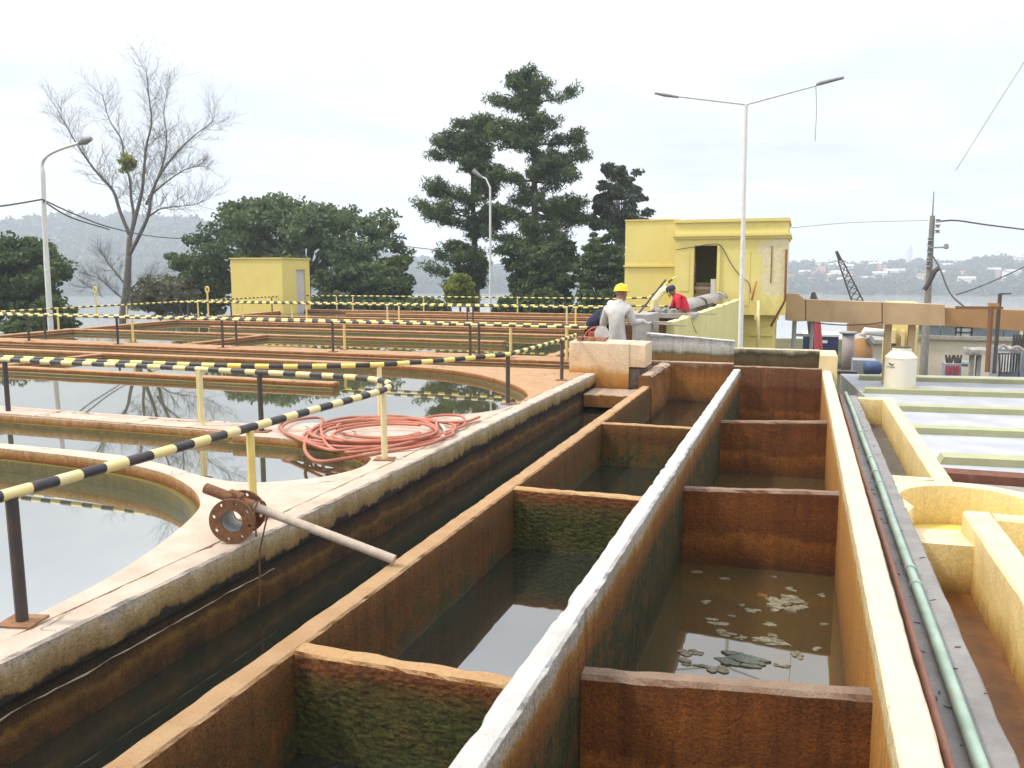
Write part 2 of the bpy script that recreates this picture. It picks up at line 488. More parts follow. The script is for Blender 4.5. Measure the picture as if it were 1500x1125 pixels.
M_w0 = stained('white_wall', (0.80, 0.78, 0.74), (0.64, 0.60, 0.54),
    [(-1.6, (.06, .03, .009)), (-.9, (.10, .045, .010)), (-.5, (.19, .072, .013)), (-.3, (.23, .085, .014)), (-.18, (.25, .105, .018)), (-.12, (.38, .19, .04)), (-.08, (.48, .42, .31)), (-.03, (.46, .44, .40)), (0, (.60, .58, .54))], drip=.055, bump=1.0, bscale=26, moss=((.06, .068, .014), .55, -.35, -.22), wetz=-1.0)
M_wy = stained('yellow_wall', (0.66, 0.55, 0.41), (0.62, 0.50, 0.35),
    [(-1.6, (.08, .036, .008)), (-1.0, (.19, .078, .012)), (-.6, (.32, .14, .022)), (-.25, (.37, .17, .028)), (-.13, (.42, .21, .04)), (-.09, (.56, .44, .24)), (0, (.64, .52, .32))], drip=.035, mott=.25, bump=.45, grain=.8, spots=(.16, .075, .02), wetz=-1.0)
M_rust = stained('rust_cross_wall', (0.24, 0.155, 0.105), (0.33, 0.235, 0.165),
    [(-1.6, (.045, .018, .004)), (-1.0, (.11, .038, .006)), (-.85, (.20, .068, .009)), (-.72, (.30, .11, .016)), (-.66, (.17, .055, .008)), (-.45, (.21, .068, .009)), (-.3, (.16, .050, .008)), (-.26, (.2, .085, .03))], drip=.09, mott=.6, bump=1.0, bscale=16, spots=(.26, .12, .04), wetz=-1.0)
M_endrust = stained('end_wall_rust', (0.40, 0.28, 0.20), (0.45, 0.33, 0.24),
    [(-1.6, (.03, .02, .008)), (-.85, (.06, .035, .012)), (-.62, (.13, .07, .022)), (-.5, (.30, .13, .03)), (-.2, (.34, .14, .025)), (.0, (.22, .09, .02)), (.09, (.3, .2, .13))], drip=.1, mott=.6, bump=.7, spots=(.42, .2, .05))
M_tank = stained('tank_wall', (0.48, 0.29, 0.16), (0.39, 0.22, 0.11),
    [(-1.0, (.06, .05, .014)), (-.2, (.12, .085, .022)), (-.12, (.15, .075, .02)), (-.08, (.18, .066, .014)), (-.045, (.27, .10, .022)), (-.015, (.42, .20, .065)), (0, (.54, .33, .17))], drip=.022, mott=.4, bump=.6, cracks=True)
M_lip = stained('algae_lip', (0.20, 0.155, 0.038), (0.15, 0.11, 0.028),
    [(-1.0, (.05, .05, .013)), (-.25, (.10, .092, .02)), (-.12, (.16, .13, .03)), (-.08, (.18, .12, .03))], drip=.02, mott=.4, bump=.4, rough=.35)
M_deck = stained('pale_deck', (0.64, 0.50, 0.40), (0.50, 0.37, 0.28),
    [(-1.0, (.07, .065, .016)), (-.28, (.15, .12, .03)), (-.12, (.22, .11, .03)), (-.08, (.24, .09, .02)), (-.045, (.40, .20, .06)), (0, (.58, .40, .24))], drip=.025, mott=.3, bump=.55, cracks=True)
M_pw = water_mat('pond_water', (.055, .058, .028), (.075, .07, .034), ior=7.0, wave=.0025, wscale=2.2, scum=((.38, .35, .26), .765))
M_lw = water_mat('left_cell_water', (.014, .018, .013), (.022, .022, .014), ior=3.3, wave=.004, scum=((.25, .23, .18), .735))
M_rw = water_mat('right_cell_water', (.070, .048, .018), (.055, .042, .018), ior=2.5, wave=.004, scum=((.3, .25, .17), .725))

def water(name, x0, x1, y0, y1, z, mat):
    m = MB(); nx = max(1, int((x1-x0)/1.0)); ny = max(1, int((y1-y0)/1.0))
    for j in range(ny+1):
        for i in range(nx+1): m.v.append((x0+(x1-x0)*i/nx, y0+(y1-y0)*j/ny, z))
    for j in range(ny):
        for i in range(nx): m.f.append((j*(nx+1)+i, j*(nx+1)+i+1, (j+1)*(nx+1)+i+1, (j+1)*(nx+1)+i))
    return tag(m.build(name, mat), kind='structure')

# ------------------------------------------------------------------ the two rows of cells and the side channel
def wall_thing(name, label, mb, mat, cat='wall', group=None):
    return tag(mb.build(name, mat), label, cat, group)
w5 = thing('channel_wall', 'long cream stained concrete wall between the side channel and the railed deck', 'wall', (-3.165, 6, -1.5))
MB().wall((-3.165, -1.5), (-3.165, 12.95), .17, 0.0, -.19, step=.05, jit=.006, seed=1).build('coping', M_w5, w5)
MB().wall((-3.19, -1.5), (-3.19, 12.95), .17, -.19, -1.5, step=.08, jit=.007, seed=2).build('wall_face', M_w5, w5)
M_lime = paint('lime_crust_mat', (.42, .37, .27), (.26, .22, .15), .9, 20, .6)
lc = MB(); pts = []
for i in range(70):
    y = .5 + i * .055
    pts.append((-3.100 + .008 * mnoise.noise((0, y*9, 3)), y, -.262 + .012 * mnoise.noise((1, y*3, 0)) + .006 * mnoise.noise((1, y*15, 0))))
lc.tube(pts, [max(.001, .0030 + .005 * mnoise.noise((4, p[1]*7, 0))) for p in pts], 6)
lc.build('lime_crust', M_lime, w5)

wall_thing('channel_wall', 'narrow tan concrete wall dividing the side channel from the left row of cells',
    MB().wall((-2.17, -1.5), (-2.17, 12.45), .13, -.1, -1.5, step=.06, jit=.005, seed=11), M_w6)
wall_thing('channel_wall', 'rough white-topped concrete wall running between the two rows of cells',
    MB().wall((-.975, -1.5), (-.975, 14.3), .115, 0.0, -1.6, step=.05, jit=.0065, ch=.014, seed=21), M_w0)
wall_thing('channel_wall', 'smooth cream yellow outer wall on the right side of the cells',
    MB().wall((.44, -1.5), (.44, 14.6), .14, 0.0, -3.6, step=.06, jit=.003, ch=.010, seed=31, chip=.004), M_wy)

lab = ['moss-covered cross wall with tan top nearest the camera in the left row', 'moss-covered cross wall in the middle of the left row of cells', 'thin brown cross wall farthest back in the left row of cells']
for i, y in enumerate((3.085, 6.13, 9.2)):
    wall_thing('cross_wall', lab[i], MB().wall((-2.105, y), (-1.034, y + .012), .10 if i < 2 else .085, -.1, -1.4, step=.06, jit=.006, seed=41+i), M_algae if i < 2 else M_w6, group='cross walls of the left row')
lab = ['pitted grey-topped rust brown cross wall nearest the camera in the right row', 'rust brown cross wall in the middle of the right row above the scum water', 'rust brown cross wall farthest back in the right row of cells']
for i, (a, b) in enumerate((((-.918, 3.68), (.371, 3.78)), ((-.918, 7.33), (.371, 7.37)), ((-.918, 10.90), (.371, 10.93)))):
    wall_thing('cross_wall', lab[i], MB().wall(a, b, .115, -.30, -1.6, step=.06, jit=.006, ch=.02, seed=51+i, zt1=-.235), M_rust, group='cross walls of the right row')
wall_thing('end_wall', 'orange rusty end wall closing the left row of cells', MB().wall((-2.6, 14.42), (-1.04, 14.42), .13, .085, -1.5, step=.08, jit=.006, seed=61), M_endrust)
wall_thing('end_wall', 'dark brown end wall closing the right row of cells', MB().wall((-1.035, 14.42), (.365, 14.42), .13, .045, -1.6, step=.08, jit=.006, seed=62), M_rust)
M_bw = stained('mouldy_white_wall', (0.62, 0.60, 0.56), (0.50, 0.47, 0.40),
    [(-1.0, (.10, .045, .014)), (-.1, (.22, .09, .02)), (.05, (.26, .13, .035)), (.12, (.16, .13, .06)), (.18, (.45, .43, .36)), (.30, (.58, .57, .54)), (.42, (.22, .22, .21)), (.46, (.55, .54, .5))], drip=.07, mott=.35, bump=.6)
wall_thing('back_wall', 'tall mouldy white concrete wall behind the left row of cells', MB().wall((-2.72, 15.6), (-1.12, 15.6), .16, .49, -1.2, step=.08, jit=.006, seed=63, zt1=.38), M_bw)
M_bw2 = stained('mouldy_low_wall', (0.62, 0.54, 0.40), (0.55, 0.45, 0.3),
    [(-1.0, (.10, .045, .014)), (-.3, (.12, .05, .014)), (-.05, (.10, .06, .02)), (.08, (.12, .09, .035)), (.16, (.05, .045, .02)), (.21, (.24, .21, .13)), (.25, (.5, .45, .34))], drip=.08, mott=.5, bump=.6)
wall_thing('back_wall', 'low mouldy wall with dark stain behind the right row of cells', MB().wall((-1.115, 15.6), (.34, 15.6), .16, .25, -1.2, step=.08, jit=.006, seed=64), M_bw2)
M_yel = paint('yellow_paint', (0.74, 0.60, 0.22), (0.70, 0.54, 0.18), .7, 1.6, .25, .16, (.42, .32, .14))
M_yel2 = paint('cream_yellow_paint', (0.74, 0.60, 0.34), (0.66, 0.50, 0.25), .7, 3, .3, .45, (.40, .27, .12))
pier = MB().wall((.475, 14.62), (.475, 15.7), .27, .24, -3.6, step=.1, jit=.004, seed=66)
wall_thing('corner_pier', 'yellow corner pier at the far end of the cream outer wall', pier, M_yel2, 'pier')

water('water', -3.10, -2.2, -1.5, 12.8, -.475, M_lw)
water('water', -2.15, -1.0, -1.5, 14.4, -.59, M_lw)
water('water', -.96, .42, -1.5, 14.4, -.97, M_rw)
# floor under the cells so nothing is open below
tag(MB().box(-3.2, .45, -1.6, 15.5, -1.9, -1.62).build('channel_floor', M_rust), kind='structure')

# drifting scum on the right-hand cell
M_scum = paint('scum', (.27, .235, .165), (.10, .09, .05), .8, 30, .8, .5, (.08, .08, .05), False)
M_leafb = paint('rotten_leaf', (.30, .10, .03), (.2, .07, .02), .7, 20, .5, 0)
def scum(u, v, rx, ry, mat, lab, name='scum_patch', seed=0, cat='scum'):
    c = at_z(u, v, -.97); rr = random.Random(seed); m = MB()
    for j in range(rr.randint(6, 9) if rx < .12 else 22):
        k = rr.random() ** .6; t = rr.uniform(0, 6.283); f = rr.uniform(.18, .42) if rx < .12 else rr.uniform(.12, .30)
        x, y = c.x + rx * .7 * k * math.cos(t), c.y + ry * .7 * k * math.sin(t); poly = []
        for i in range(12):
            a = 2*math.pi*i/12; q = f * (.8 + .55 * mnoise.noise((math.cos(a)*1.4 + seed*3.7 + j, math.sin(a)*1.4, j)) + rr.uniform(-.12, .12))
            poly.append((x + rx*q*math.cos(a)*1.25, y + ry*q*math.sin(a)*.9))
        m.prism(poly, -.971, -.9655 + .0004 * j)
    o = m.build(name, mat)
    tag(fix_normals(o), lab, cat, 'scum floating in the right cell')
sl = 'small pale scum patch floating in the nearest right cell'
for i, (u, v, rx, ry) in enumerate([(1052, 912, .10, .07), (1160, 863, .05, .05), (1104, 895, .07, .05), (1128, 915, .07, .05), (1060, 928, .09, .05), (1085, 934, .05, .06), (1132, 932, .05, .04), (1036, 882, .05, .05), (1086, 887, .03, .03), (1200, 952, .05, .05), (1168, 960, .05, .06), (1045, 978, .11, .07), (1012, 955, .08, .07), (1008, 970, .09, .06), (1202, 872, .04, .04), (1207, 915, .03, .03), (1072, 903, .03, .02), (1180, 885, .03, .02), (1135, 845, .03, .02), (1060, 848, .05, .03), (1020, 838, .06, .03), (1145, 975, .06, .04)]):
    scum(u, v, rx * 1.05, ry * 1.25, M_scum, sl, seed=i + 1)
scum(1132, 972, .0, .0, M_scum, '', seed=0) if False else None
scum(1150, 885, .21, .26, M_scum, 'long brown and green mat of scum in the nearest right cell', seed=40)
scum(1085, 968, .24, .17, paint('dark_scum', (.14, .15, .12), (.07, .09, .06), .6, 40, 1.0, .4, (.3, .3, .26), False), 'largest dark green scum mat on the sky reflection', seed=44)
scum(1130, 940, .17, .10, M_scum, 'oval scum mat at the edge of the sky reflection', seed=47)
scum(1118, 873, .08, .05, M_leafb, 'reddish brown rotten leaf clump floating among scum', 'leaf_clump', 52, 'leaf')
scum(1020, 838, .06, .03, M_leafb, 'brown leaf floating beside the mossy wall foot', 'leaf_clump', 53, 'leaf')

# ------------------------------------------------------------------ the settling tanks on the left
E1 = [(-3.32, -1.5), (-3.34, 1.5), (-3.36, 2.9), (-3.50, 3.65), (-3.78, 4.39), (-4.03, 4.73), (-4.41, 5.03), (-4.90, 5.28), (-5.64, 5.45), (-6.9, 5.52), (-9, 5.53)]
E1 = [(p.x, p.y) for p in catmull([(a, b, 0) for a, b in E1], 6)] + [(-18.2, 5.53)]
E2f = [(-9, 5.70), (-7.0, 5.69), (-5.75, 5.66), (-5.05, 5.50), (-4.46, 5.27), (-4.05, 5.20), (-3.75, 5.33), (-3.5, 5.6), (-3.40, 5.95), (-3.47, 6.26)]
E2f = [(-18.2, 5.70)] + [(p.x, p.y) for p in catmull([(a, b, 0) for a, b in E2f], 6)]
E2b = [(-3.47, 6.26), (-3.78, 6.5), (-4.3, 6.70), (-4.8, 6.77), (-5.3, 6.74)]
E2b = [(p.x, p.y) for p in catmull([(a, b, 0) for a, b in E2b], 6)] + [(-5.36, 6.86), (-18.4, 6.88)]
E3a = [(-5.95, 7.28), (-5.5, 7.34), (-4.9, 7.62), (-4.3, 8.05), (-3.82, 8.42), (-3.47, 8.80), (-3.30, 9.19), (-3.275, 9.5)]
E3a = [(-18.4, 7.28)] + [(p.x, p.y) for p in catmull([(a, b, 0) for a, b in E3a], 6)]
E3b = [(-3.275, 9.5), (-3.30, 10.0), (-3.40, 10.40), (-3.72, 11.0), (-4.25, 11.65), (-4.9, 12.25), (-5.8, 12.72), (-7.2, 12.95), (-9, 12.97)]
E3b = [(p.x, p.y) for p in catmull([(a, b, 0) for a, b in E3b], 6)] + [(-18.9, 12.97)]
def deck(name, label, poly, mat, z1=0.0, z0=-1.3, parent=None, cat='deck', step=None):
    o = MB().prism(poly, z0, z1).build(name, mat, parent)
    fix_normals(o)
    if parent is None: tag(o, label, cat)
    return o
d1 = thing('tank_deck', 'pale concrete edge curving round the nearest pond beside the cream wall', 'deck', (-4, 4, -1.3))
deck('coping', None, E1 + E2f + [(-3.25, 6.35), (-3.25, -1.5)], M_deck, 0.0, -.095, d1)
d2 = thing('tank_deck', 'concrete walkway and rounded deck under the red hose', 'deck', (-4, 7, -1.3))
deck('coping', None, E2b + E3a + [(-3.25, 9.5), (-3.25, 6.35)], M_deck, 0.0, -.07, d2)
d3 = thing('tank_deck', 'curved concrete rim round the back of the middle pond', 'deck', (-4, 12, -1.3))
deck('coping', None, E3b + [(-18.9, 13.17), (-7.4, 13.25), (-5.6, 13.2), (-4.6, 13.3), (-3.6, 13.32), (-3.25, 13.3), (-3.25, 9.5)], M_tank, 0.0, -.07, d3)
def shrink(path, d):
    out = []
    for i, p in enumerate(path):
        a = Vector(path[max(i-1, 0)]); b = Vector(path[min(i+1, len(path)-1)])
        t = (b - a); t = t.normalized() if t.length > 1e-6 else Vector((1, 0))
        out.append((p[0] + t.y * d, p[1] - t.x * d))
    return out
k_ = .05
deck('wet_lip', None, shrink(E1, -k_) + shrink(E2f, -k_) + [(-3.25, 6.35), (-3.25, -1.5)], M_lip, -.10, -1.3, d1)
deck('wet_lip', None, shrink(E2b, -k_) + shrink(E3a, -k_ * .5) + [(-3.25, 9.5), (-3.25, 6.35)], M_lip, -.073, -1.3, d2)
deck('wet_lip', None, shrink(E3b, -k_ * .6) + [(-18.9, 13.2), (-7.4, 13.28), (-5.6, 13.24), (-4.6, 13.33), (-3.25, 13.33), (-3.25, 9.5)], M_lip, -.073, -1.3, d3)
# loose slabs laid end to end on the walkway, their joints open and uneven
for i, (xa, xb) in enumerate(((-8.05, -5.98), (-5.955, -5.45), (-10.4, -8.07), (-12.9, -10.42))):
    r1, r2 = R.uniform(.012, .022), R.uniform(.012, .024)
    MB().hexa([(xa, 6.885, .001), (xb, 6.885, .001), (xb + .01, 7.275, .001), (xa + .02, 7.275, .001), (xa, 6.885, r1), (xb, 6.885, r2), (xb + .01, 7.275, r2), (xa + .02, 7.275, r1)]).build('walkway_slab', M_deck, d2)
def xwall(name, label, x0, x1, y, wd, zt=0.0, seed=0, mat=None, cat='wall', step=.2, lip=True):
    t = thing(name, label, cat, ((x0+x1)/2, y, -1.3))
    MB().wall((x0, y), (x1, y), wd, zt, -.07, step=step, jit=.006, ch=.015, seed=seed).build('coping', mat or M_tank, t)
    MB().wall((x0, y), (x1, y), wd + .07, -.072, -1.3, step=.6, jit=.006, ch=.01, seed=seed+3).build('wall_face', M_lip if lip else (mat or M_tank), t)
    return t
def ywall(name, label, x, y0, y1, wd, zt=0.0, seed=0, x1=None, mat=None):
    t = thing(name, label, 'wall', (x, (y0+y1)/2, -1.3))
    x1 = x if x1 is None else x1
    MB().wall((x, y0), (x1, y1), wd, zt, -.07, step=.25, jit=.006, ch=.015, seed=seed).build('coping', mat or M_tank, t)
    MB().wall((x, y0), (x1, y1), wd + .05, -.072, -1.3, step=.8, jit=.006, ch=.01, seed=seed+3).build('wall_face', mat or M_tank, t)
    return t
xwall('baffle_wall', 'brown baffle wall ending free in the middle pond', -18.6, -6.45, 10.62, .17, 0.0, 71)
ywall('baffle_wall', 'short brown cross baffle at the left edge of the middle pond', -13.3, 10.72, 12.95, .16, 0.0, 72)
xwall('tank_walkway', 'narrow brown concrete walkway carrying two striped railings beyond the middle pond', -19.6, -3.3, 15.0, .70, 0.0, 73, cat='walkway', lip=False)
xwall('baffle_wall', 'lower brown baffle ending free behind the second walkway', -20.2, -6.62, 18.5, .18, 0.0, 74)
ywall('baffle_wall', 'brown cross baffle joining walkway and free baffle', -13.3, 15.38, 18.40, .16, 0.0, 75)
xwall('baffle_wall', 'long brown baffle wall farther back in the third tank', -17.0, -5.6, 20.9, .18, 0.0, 76)
xwall('tank_walkway', 'farther concrete walkway with yellow railings in front of the trees', -20.6, -4.9, 23.9, 1.3, 0.0, 77, cat='walkway', lip=False)
xwall('baffle_wall', 'far brown baffle wall just beyond the farther walkway', -20.8, -5.2, 26.8, .18, 0.0, 78, lip=False)
xwall('baffle_wall', 'farthest brown baffle wall near the rear edge', -17.4, -5.2, 29.6, .2, 0.0, 79, lip=False)
xwall('tank_wall', 'rear edge wall of the tanks below the trees', -21.4, -5.0, 32.0, .25, 0.0, 80, lip=False)
ywall('tank_wall', 'left edge wall of the tanks in front of the river', -18.0, -1.5, 32.1, .26, 0.0, 81, x1=-21.3)
ywall('tank_wall', 'right edge wall of the far tanks beside the workers', -4.6, 15.4, 32, .2, 0.0, 82)
water('water', -18.1, -3.27, -1.5, 5.62, -.2, M_pw)
water('water', -21.2, -3.27, 5.62, 14.9, -.105, M_pw)
water('water', -4.62, -3.27, 5.14, 5.62, -.105, M_pw)
water('water', -21.4, -4.5, 15.1, 31.9, -.125, M_pw)
tag(MB().box(-22.5, -3.3, -1.6, 32.3, -3.7, -1.28).build('tank_floor', M_tank), kind='structure')

# worker's block and the broken masonry beside it
M_block = stained('cream_block_paint', (0.66, 0.52, 0.37), (0.6, 0.45, 0.3),
    [(-1.0, (.08, .03, .01)), (-.35, (.20, .08, .02)), (-.15, (.36, .15, .03)), (.02, (.46, .24, .06)), (.12, (.64, .46, .28)), (.5, (.70, .55, .39))], drip=.09, mott=.15, bump=.3, cracks=True, grain=.25)
bk = thing('concrete_block', 'cream block with rusty foot that the grey shirted worker stands behind', 'block', (-2.9, 13.3, -1))
MB().wall((-3.53, 13.28), (-2.55, 13.28), .62, .5, -1.2, step=.06, jit=.008, ch=.02, seed=91).build('block_body', M_block, bk)
MB().wall((-2.55, 13.28), (-2.29, 13.28), .60, .49, .12, step=.04, jit=.014, ch=.02, seed=92).build('overhanging_corner', M_block, bk)
MB().wall((-2.56, 13.30), (-2.26, 13.30), .50, .115, -1.2, step=.03, jit=.035, ch=.03, seed=93).build('broken_corner', paint('broken_masonry', (.22, .17, .13), (.06, .045, .035), .95, 9, 1.0, .5, (.5, .46, .4), False), bk)
tag(MB().wall((-3.08, 12.55), (-2.24, 12.55), .75, -.23, -.42, step=.06, jit=.008, seed=94).build('rusty_ledge', M_endrust), 'flat rusty ledge at the far end of the side channel', 'ledge')
tag(MB().wall((-2.19, 12.46), (-2.19, 14.34), .2, .06, -1.4, step=.05, jit=.02, ch=.03, seed=95).build('brick_stub', M_endrust), 'broken rusty brick stub beside the cream block', 'masonry')

# ================================================================== OBJECTS: railings
g = NG('striped_rail')
at = g.n('ShaderNodeAttribute'); at.attribute_name = 'along'
ph = g.math('FRACT', g.math('DIVIDE', g.math('ADD', at.outputs['Fac'], g.math('MULTIPLY', g.math('SUBTRACT', g.noise(2.3, 2), .5), .16)), .305))
blk = g.rng(ph, .49, .505)
yc = g.mix(g.rng(g.noise(7, 5, .65), .4, .7), (.74, .60, .23), (.70, .60, .36))
kc = g.mix(g.rng(g.noise(9, 5, .7), .5, .65), (.030, .030, .033), (.085, .05, .035))
cc = g.mix(blk, yc, kc)
cc = g.mix(g.rng(g.noise(45, 4, .7), .66, .74, 0, .6), cc, (.18, .10, .05))
g.bump(g.noise(60, 4, .6), .15, .005)
M_stripe = g.fin(cc, .5, .4)
g = NG('striped_rail_bright')
at = g.n('ShaderNodeAttribute'); at.attribute_name = 'along'
blk = g.rng(g.math('FRACT', g.math('DIVIDE', at.outputs['Fac'], .305)), .49, .505)
cc = g.mix(blk, g.mix(g.rng(g.noise(7, 5, .65), .4, .7), (.76, .62, .12), (.72, .63, .28)), (.035, .032, .03))
M_stripe2 = g.fin(cc, .5, .4)
M_py = paint('post_yellow', (.76, .60, .20), (.70, .52, .18), .55, 8, .2, .5, (.30, .14, .05))
M_pc = paint('post_cream', (.76, .66, .38), (.70, .58, .30), .55, 8, .2, .4, (.34, .2, .08))
M_pk = paint('post_dark', (.045, .045, .048), (.075, .055, .045), .5, 12, .25, .5, (.16, .07, .03))
M_pb = paint('post_brown', (.10, .075, .06), (.07, .05, .04), .55, 12, .25, .3, (.2, .09, .04))
M_plate = paint('rusty_plate', (.30, .16, .08), (.18, .085, .04), .8, 14, .4, .3, (.4, .28, .18))
PM = {'y': M_py, 'c': M_pc, 'k': M_pk, 'b': M_pb}
def railing(label, path, posts, r=.0275, pr=.027, mat=None, zr=.61, smooth_n=0, plate=True, z0=0.0, zrail=None, group='striped railings round the tanks'):
    t = thing('railing', label, 'railing', (path[0][0], path[0][1], z0), group)
    P = [Vector((p[0], p[1], (p[2] if len(p) > 2 else zr))) for p in path]
    if smooth_n: P = catmull(P, smooth_n)
    P2 = [P[0]]
    for a, b in zip(P, P[1:]):
        n = max(1, int((b - a).length / .3))
        for i in range(1, n + 1):
            q = a.lerp(b, i / n)
            P2.append(q + Vector((0, 0, .006 * mnoise.noise((q.x * .9, q.y * .9, 0)))))
    m = MB(); m.along = []; m.tube(P2, r, 10)
    m.build('rail', mat or M_stripe, t, smooth=True)
    for x, y, k in posts:
        lx, ly = .012 * mnoise.noise((x, y, 1)), .012 * mnoise.noise((x, y, 5))
        p = MB().tube([(x, y, z0), (x + lx, y + ly, zr - r * .6)], pr, 10).build('post', PM[k], t, smooth=False)
        if plate:
            MB().cbox((x, y, z0 + .006), .17, .14, .010, .25).build('base_plate', M_plate, p)
    return t
railing('nearest black and yellow railing turning the corner from the cream wall to the walkway',
    [(-3.36, .8), (-3.34, 2.0), (-3.33, 4.3), (-3.33, 5.9), (-3.38, 6.42), (-3.56, 6.72), (-3.9, 6.88), (-4.4, 6.96), (-5.13, 7.0), (-8, 7.03), (-13, 7.03), (-18, 7.03)],
    [(-3.335, 2.70, 'k'), (-3.33, 4.42, 'y'), (-3.35, 6.27, 'c'), (-5.13, 6.99, 'k'), (-5.87, 7.0, 'c'), (-8.62, 7.02, 'k'), (-11.4, 7.02, 'k')], smooth_n=4)
railing('black and yellow railing behind the red hose running along to the cream block',
    [(-18, 7.17), (-9, 7.22), (-6.6, 7.30), (-5.6, 7.42), (-4.75, 7.74), (-4.31, 8.02), (-3.96, 8.5), (-3.50, 9.3), (-3.37, 9.7), (-3.37, 12.0), (-3.44, 13.1)],
    [(-6.09, 7.24, 'y'), (-4.33, 8.02, 'c'), (-3.36, 9.50, 'b'), (-3.36, 11.93, 'b'), (-9.4, 7.2, 'k')], smooth_n=4, mat=M_stripe2)
ap = 'kykykk'
xs = [-17.3, -14.62, -11.75, -9.03, -6.0]
railing('striped railing on the near side of the narrow walkway beyond the middle pond', [(-19.7, 14.78), (-3.55, 14.78)],
    [(x, 14.78, k) for x, k in zip(xs, 'kkbbb')] + [(-5.17, 14.78, 'y'), (-4.07, 14.78, 'y')])
railing('striped railing on the far side of the narrow walkway beyond the middle pond', [(-19.7, 15.24), (-6.0, 15.24), (-3.2, 15.24)],
    [(x, 15.24, k) for x, k in zip(xs, 'kybyb')] + [(-4.2, 15.24, 'y')], mat=M_stripe2)
railing('yellow railing on the near side of the farther walkway', [(-20.6, 23.4), (-5.0, 23.4)],
    [(x, 23.4, k) for x, k in zip((-20.3, -18.2, -15.8, -12.3, -9.4, -6.45), 'kbycbc')], mat=M_stripe2, plate=False)
railing('yellow railing on the far side of the farther walkway', [(-20.7, 24.4), (-5.0, 24.4)],
    [(x, 24.4, k) for x, k in zip((-20.4, -18.5, -15.9, -12.4, -10.0, -6.45), 'yyycby')], mat=M_stripe2, plate=False)
railing('striped railing along the left edge above the river', [(-18.9, 9.0), (-19.62, 16.0), (-20.5, 24.0), (-21.3, 31.9)],
    [(-19.25, 12.4, 'k'), (-19.8, 17.9, 'y'), (-20.15, 20.8, 'c'), (-20.5, 24.0, 'b'), (-20.85, 27.2, 'y'), (-21.1, 29.8, 'k')], mat=M_stripe2, plate=False)
railing('striped railing along the rear edge in front of the trees', [(-21.3, 32.0), (-5.0, 32.0)],
    [(x, 32.0, k) for x, k in zip((-19.3, -18.5, -15.1, -12.6, -10.9, -8.9, -6.2), 'ccybyky')], mat=M_stripe2, plate=False)
for u, v, lab in ((148, 436, 'tall yellow post with a ring sign beside the bare tree'), (312, 430, 'tall yellow post with a ring sign beside the yellow hut')):
    b = at_z(u + 4, 468, 0); b.x -= .3
    t = thing('sign_post', lab, 'sign post', tuple(b))
    MB().tube([b, b + Vector((0, 0, .95))], .028, 8).build('post', M_py, t)
    ring = [(b.x + .065*math.cos(a), b.y, b.z + 1.03 + .10*math.sin(a)) for a in [2*math.pi*k/18 for k in range(18)]]
    MB().tube(ring, .028, 6, closed=True).build('ring_sign', M_py, t)

# ------------------------------------------------------------------ flanged spool with pipe, wire hook
M_rustm = paint('rusted_iron', (.22, .10, .045), (.12, .055, .03), .85, 30, .7, .5, (.30, .20, .11), False)
M_galv = paint('galvanised_pipe', (.46, .38, .30), (.36, .28, .21), .6, 18, .35, .35, (.24, .12, .05), False)
M_zinc = paint('zinc_liner', (.40, .42, .44), (.28, .30, .32), .6, 25, .3, .2, (.2, .14, .1), False)
fl = thing('flange_spool', 'rusty double flanged pipe spool resting on the cream wall top', 'flange', (-3.2, 4.1, 0))
c0 = at_z(339, 764, .138); ax = Vector((-.30, .95, .0)).normalized()
def disc(c, r_out, r_in, th, seg=40, holes=8, hr=.013, hc=.118):
    """annular plate with real bolt holes"""
    m = MB(); n = holes * 6; q = ax.to_track_quat('Z', 'Y'); u_ = q @ Vector((1, 0, 0)); v_ = q @ Vector((0, 1, 0))
    bm = bmesh.new()
    def ring(r, cc=(0, 0), k=n):
        vs = [bm.verts.new((cc[0] + r*math.cos(2*math.pi*i/k), cc[1] + r*math.sin(2*math.pi*i/k), 0)) for i in range(k)]
        return [bm.edges.new((vs[i], vs[(i+1) % k])) for i in range(k)]
    es = ring(r_out) + ring(r_in)
    for h in range(holes):
        a = 2*math.pi*(h + .3)/holes
        es += ring(hr, (hc*math.cos(a), hc*math.sin(a)), 10)
    bmesh.ops.triangle_fill(bm, edges=es, use_beauty=True)
    fs = bm.faces[:]
    ex = bmesh.ops.extrude_face_region(bm, geom=fs)
    bmesh.ops.translate(bm, verts=[x for x in ex['geom'] if isinstance(x, bmesh.types.BMVert)], vec=(0, 0, th))
    bmesh.ops.recalc_face_normals(bm, faces=bm.faces)
    M4 = Matrix((( u_.x, v_.x, ax.x, c.x), (u_.y, v_.y, ax.y, c.y), (u_.z, v_.z, ax.z, c.z), (0, 0, 0, 1)))
    bm.transform(M4)
    me = bpy.data.meshes.new('flange_plate'); bm.to_mesh(me); bm.free()
    return me
link('flange_plate', disc(c0, .136, .066, .018, hc=.110, hr=.012), M_rustm, fl)
link('flange_plate', disc(c0 + ax * .20, .136, .066, .018, hc=.110, hr=.012), M_rustm, fl)
sp = MB().lathe([(.066, 0.0), (.076, 0.0), (.076, .185), (.066, .185), (.066, 0.0)], c0 + ax * .018, 28, ax)
sp.f = [f for f in sp.f if len(f) == 4]
sp.build('spool_tube', M_zinc, fl, smooth=True)
pa = at_z(303, 717, .285); pb = at_z(578, 820, -.062)
pa = Vector((-3.42, 4.08, .285))
pp = thing('loose_pipe', 'long galvanised pipe lying from the flange across the side channel', 'pipe', tuple(pb))
MB().tube([pa, pa.lerp(pb, .27)], .034, 14).build('rusty_sleeve', M_rustm, pp, smooth=False)
MB().tube([pa.lerp(pb, .26), pb], .0285, 14).build('pipe_tube', M_galv, pp, smooth=False)
dpp = (pb - pa).normalized(); ck = pa.lerp(pb, .165)
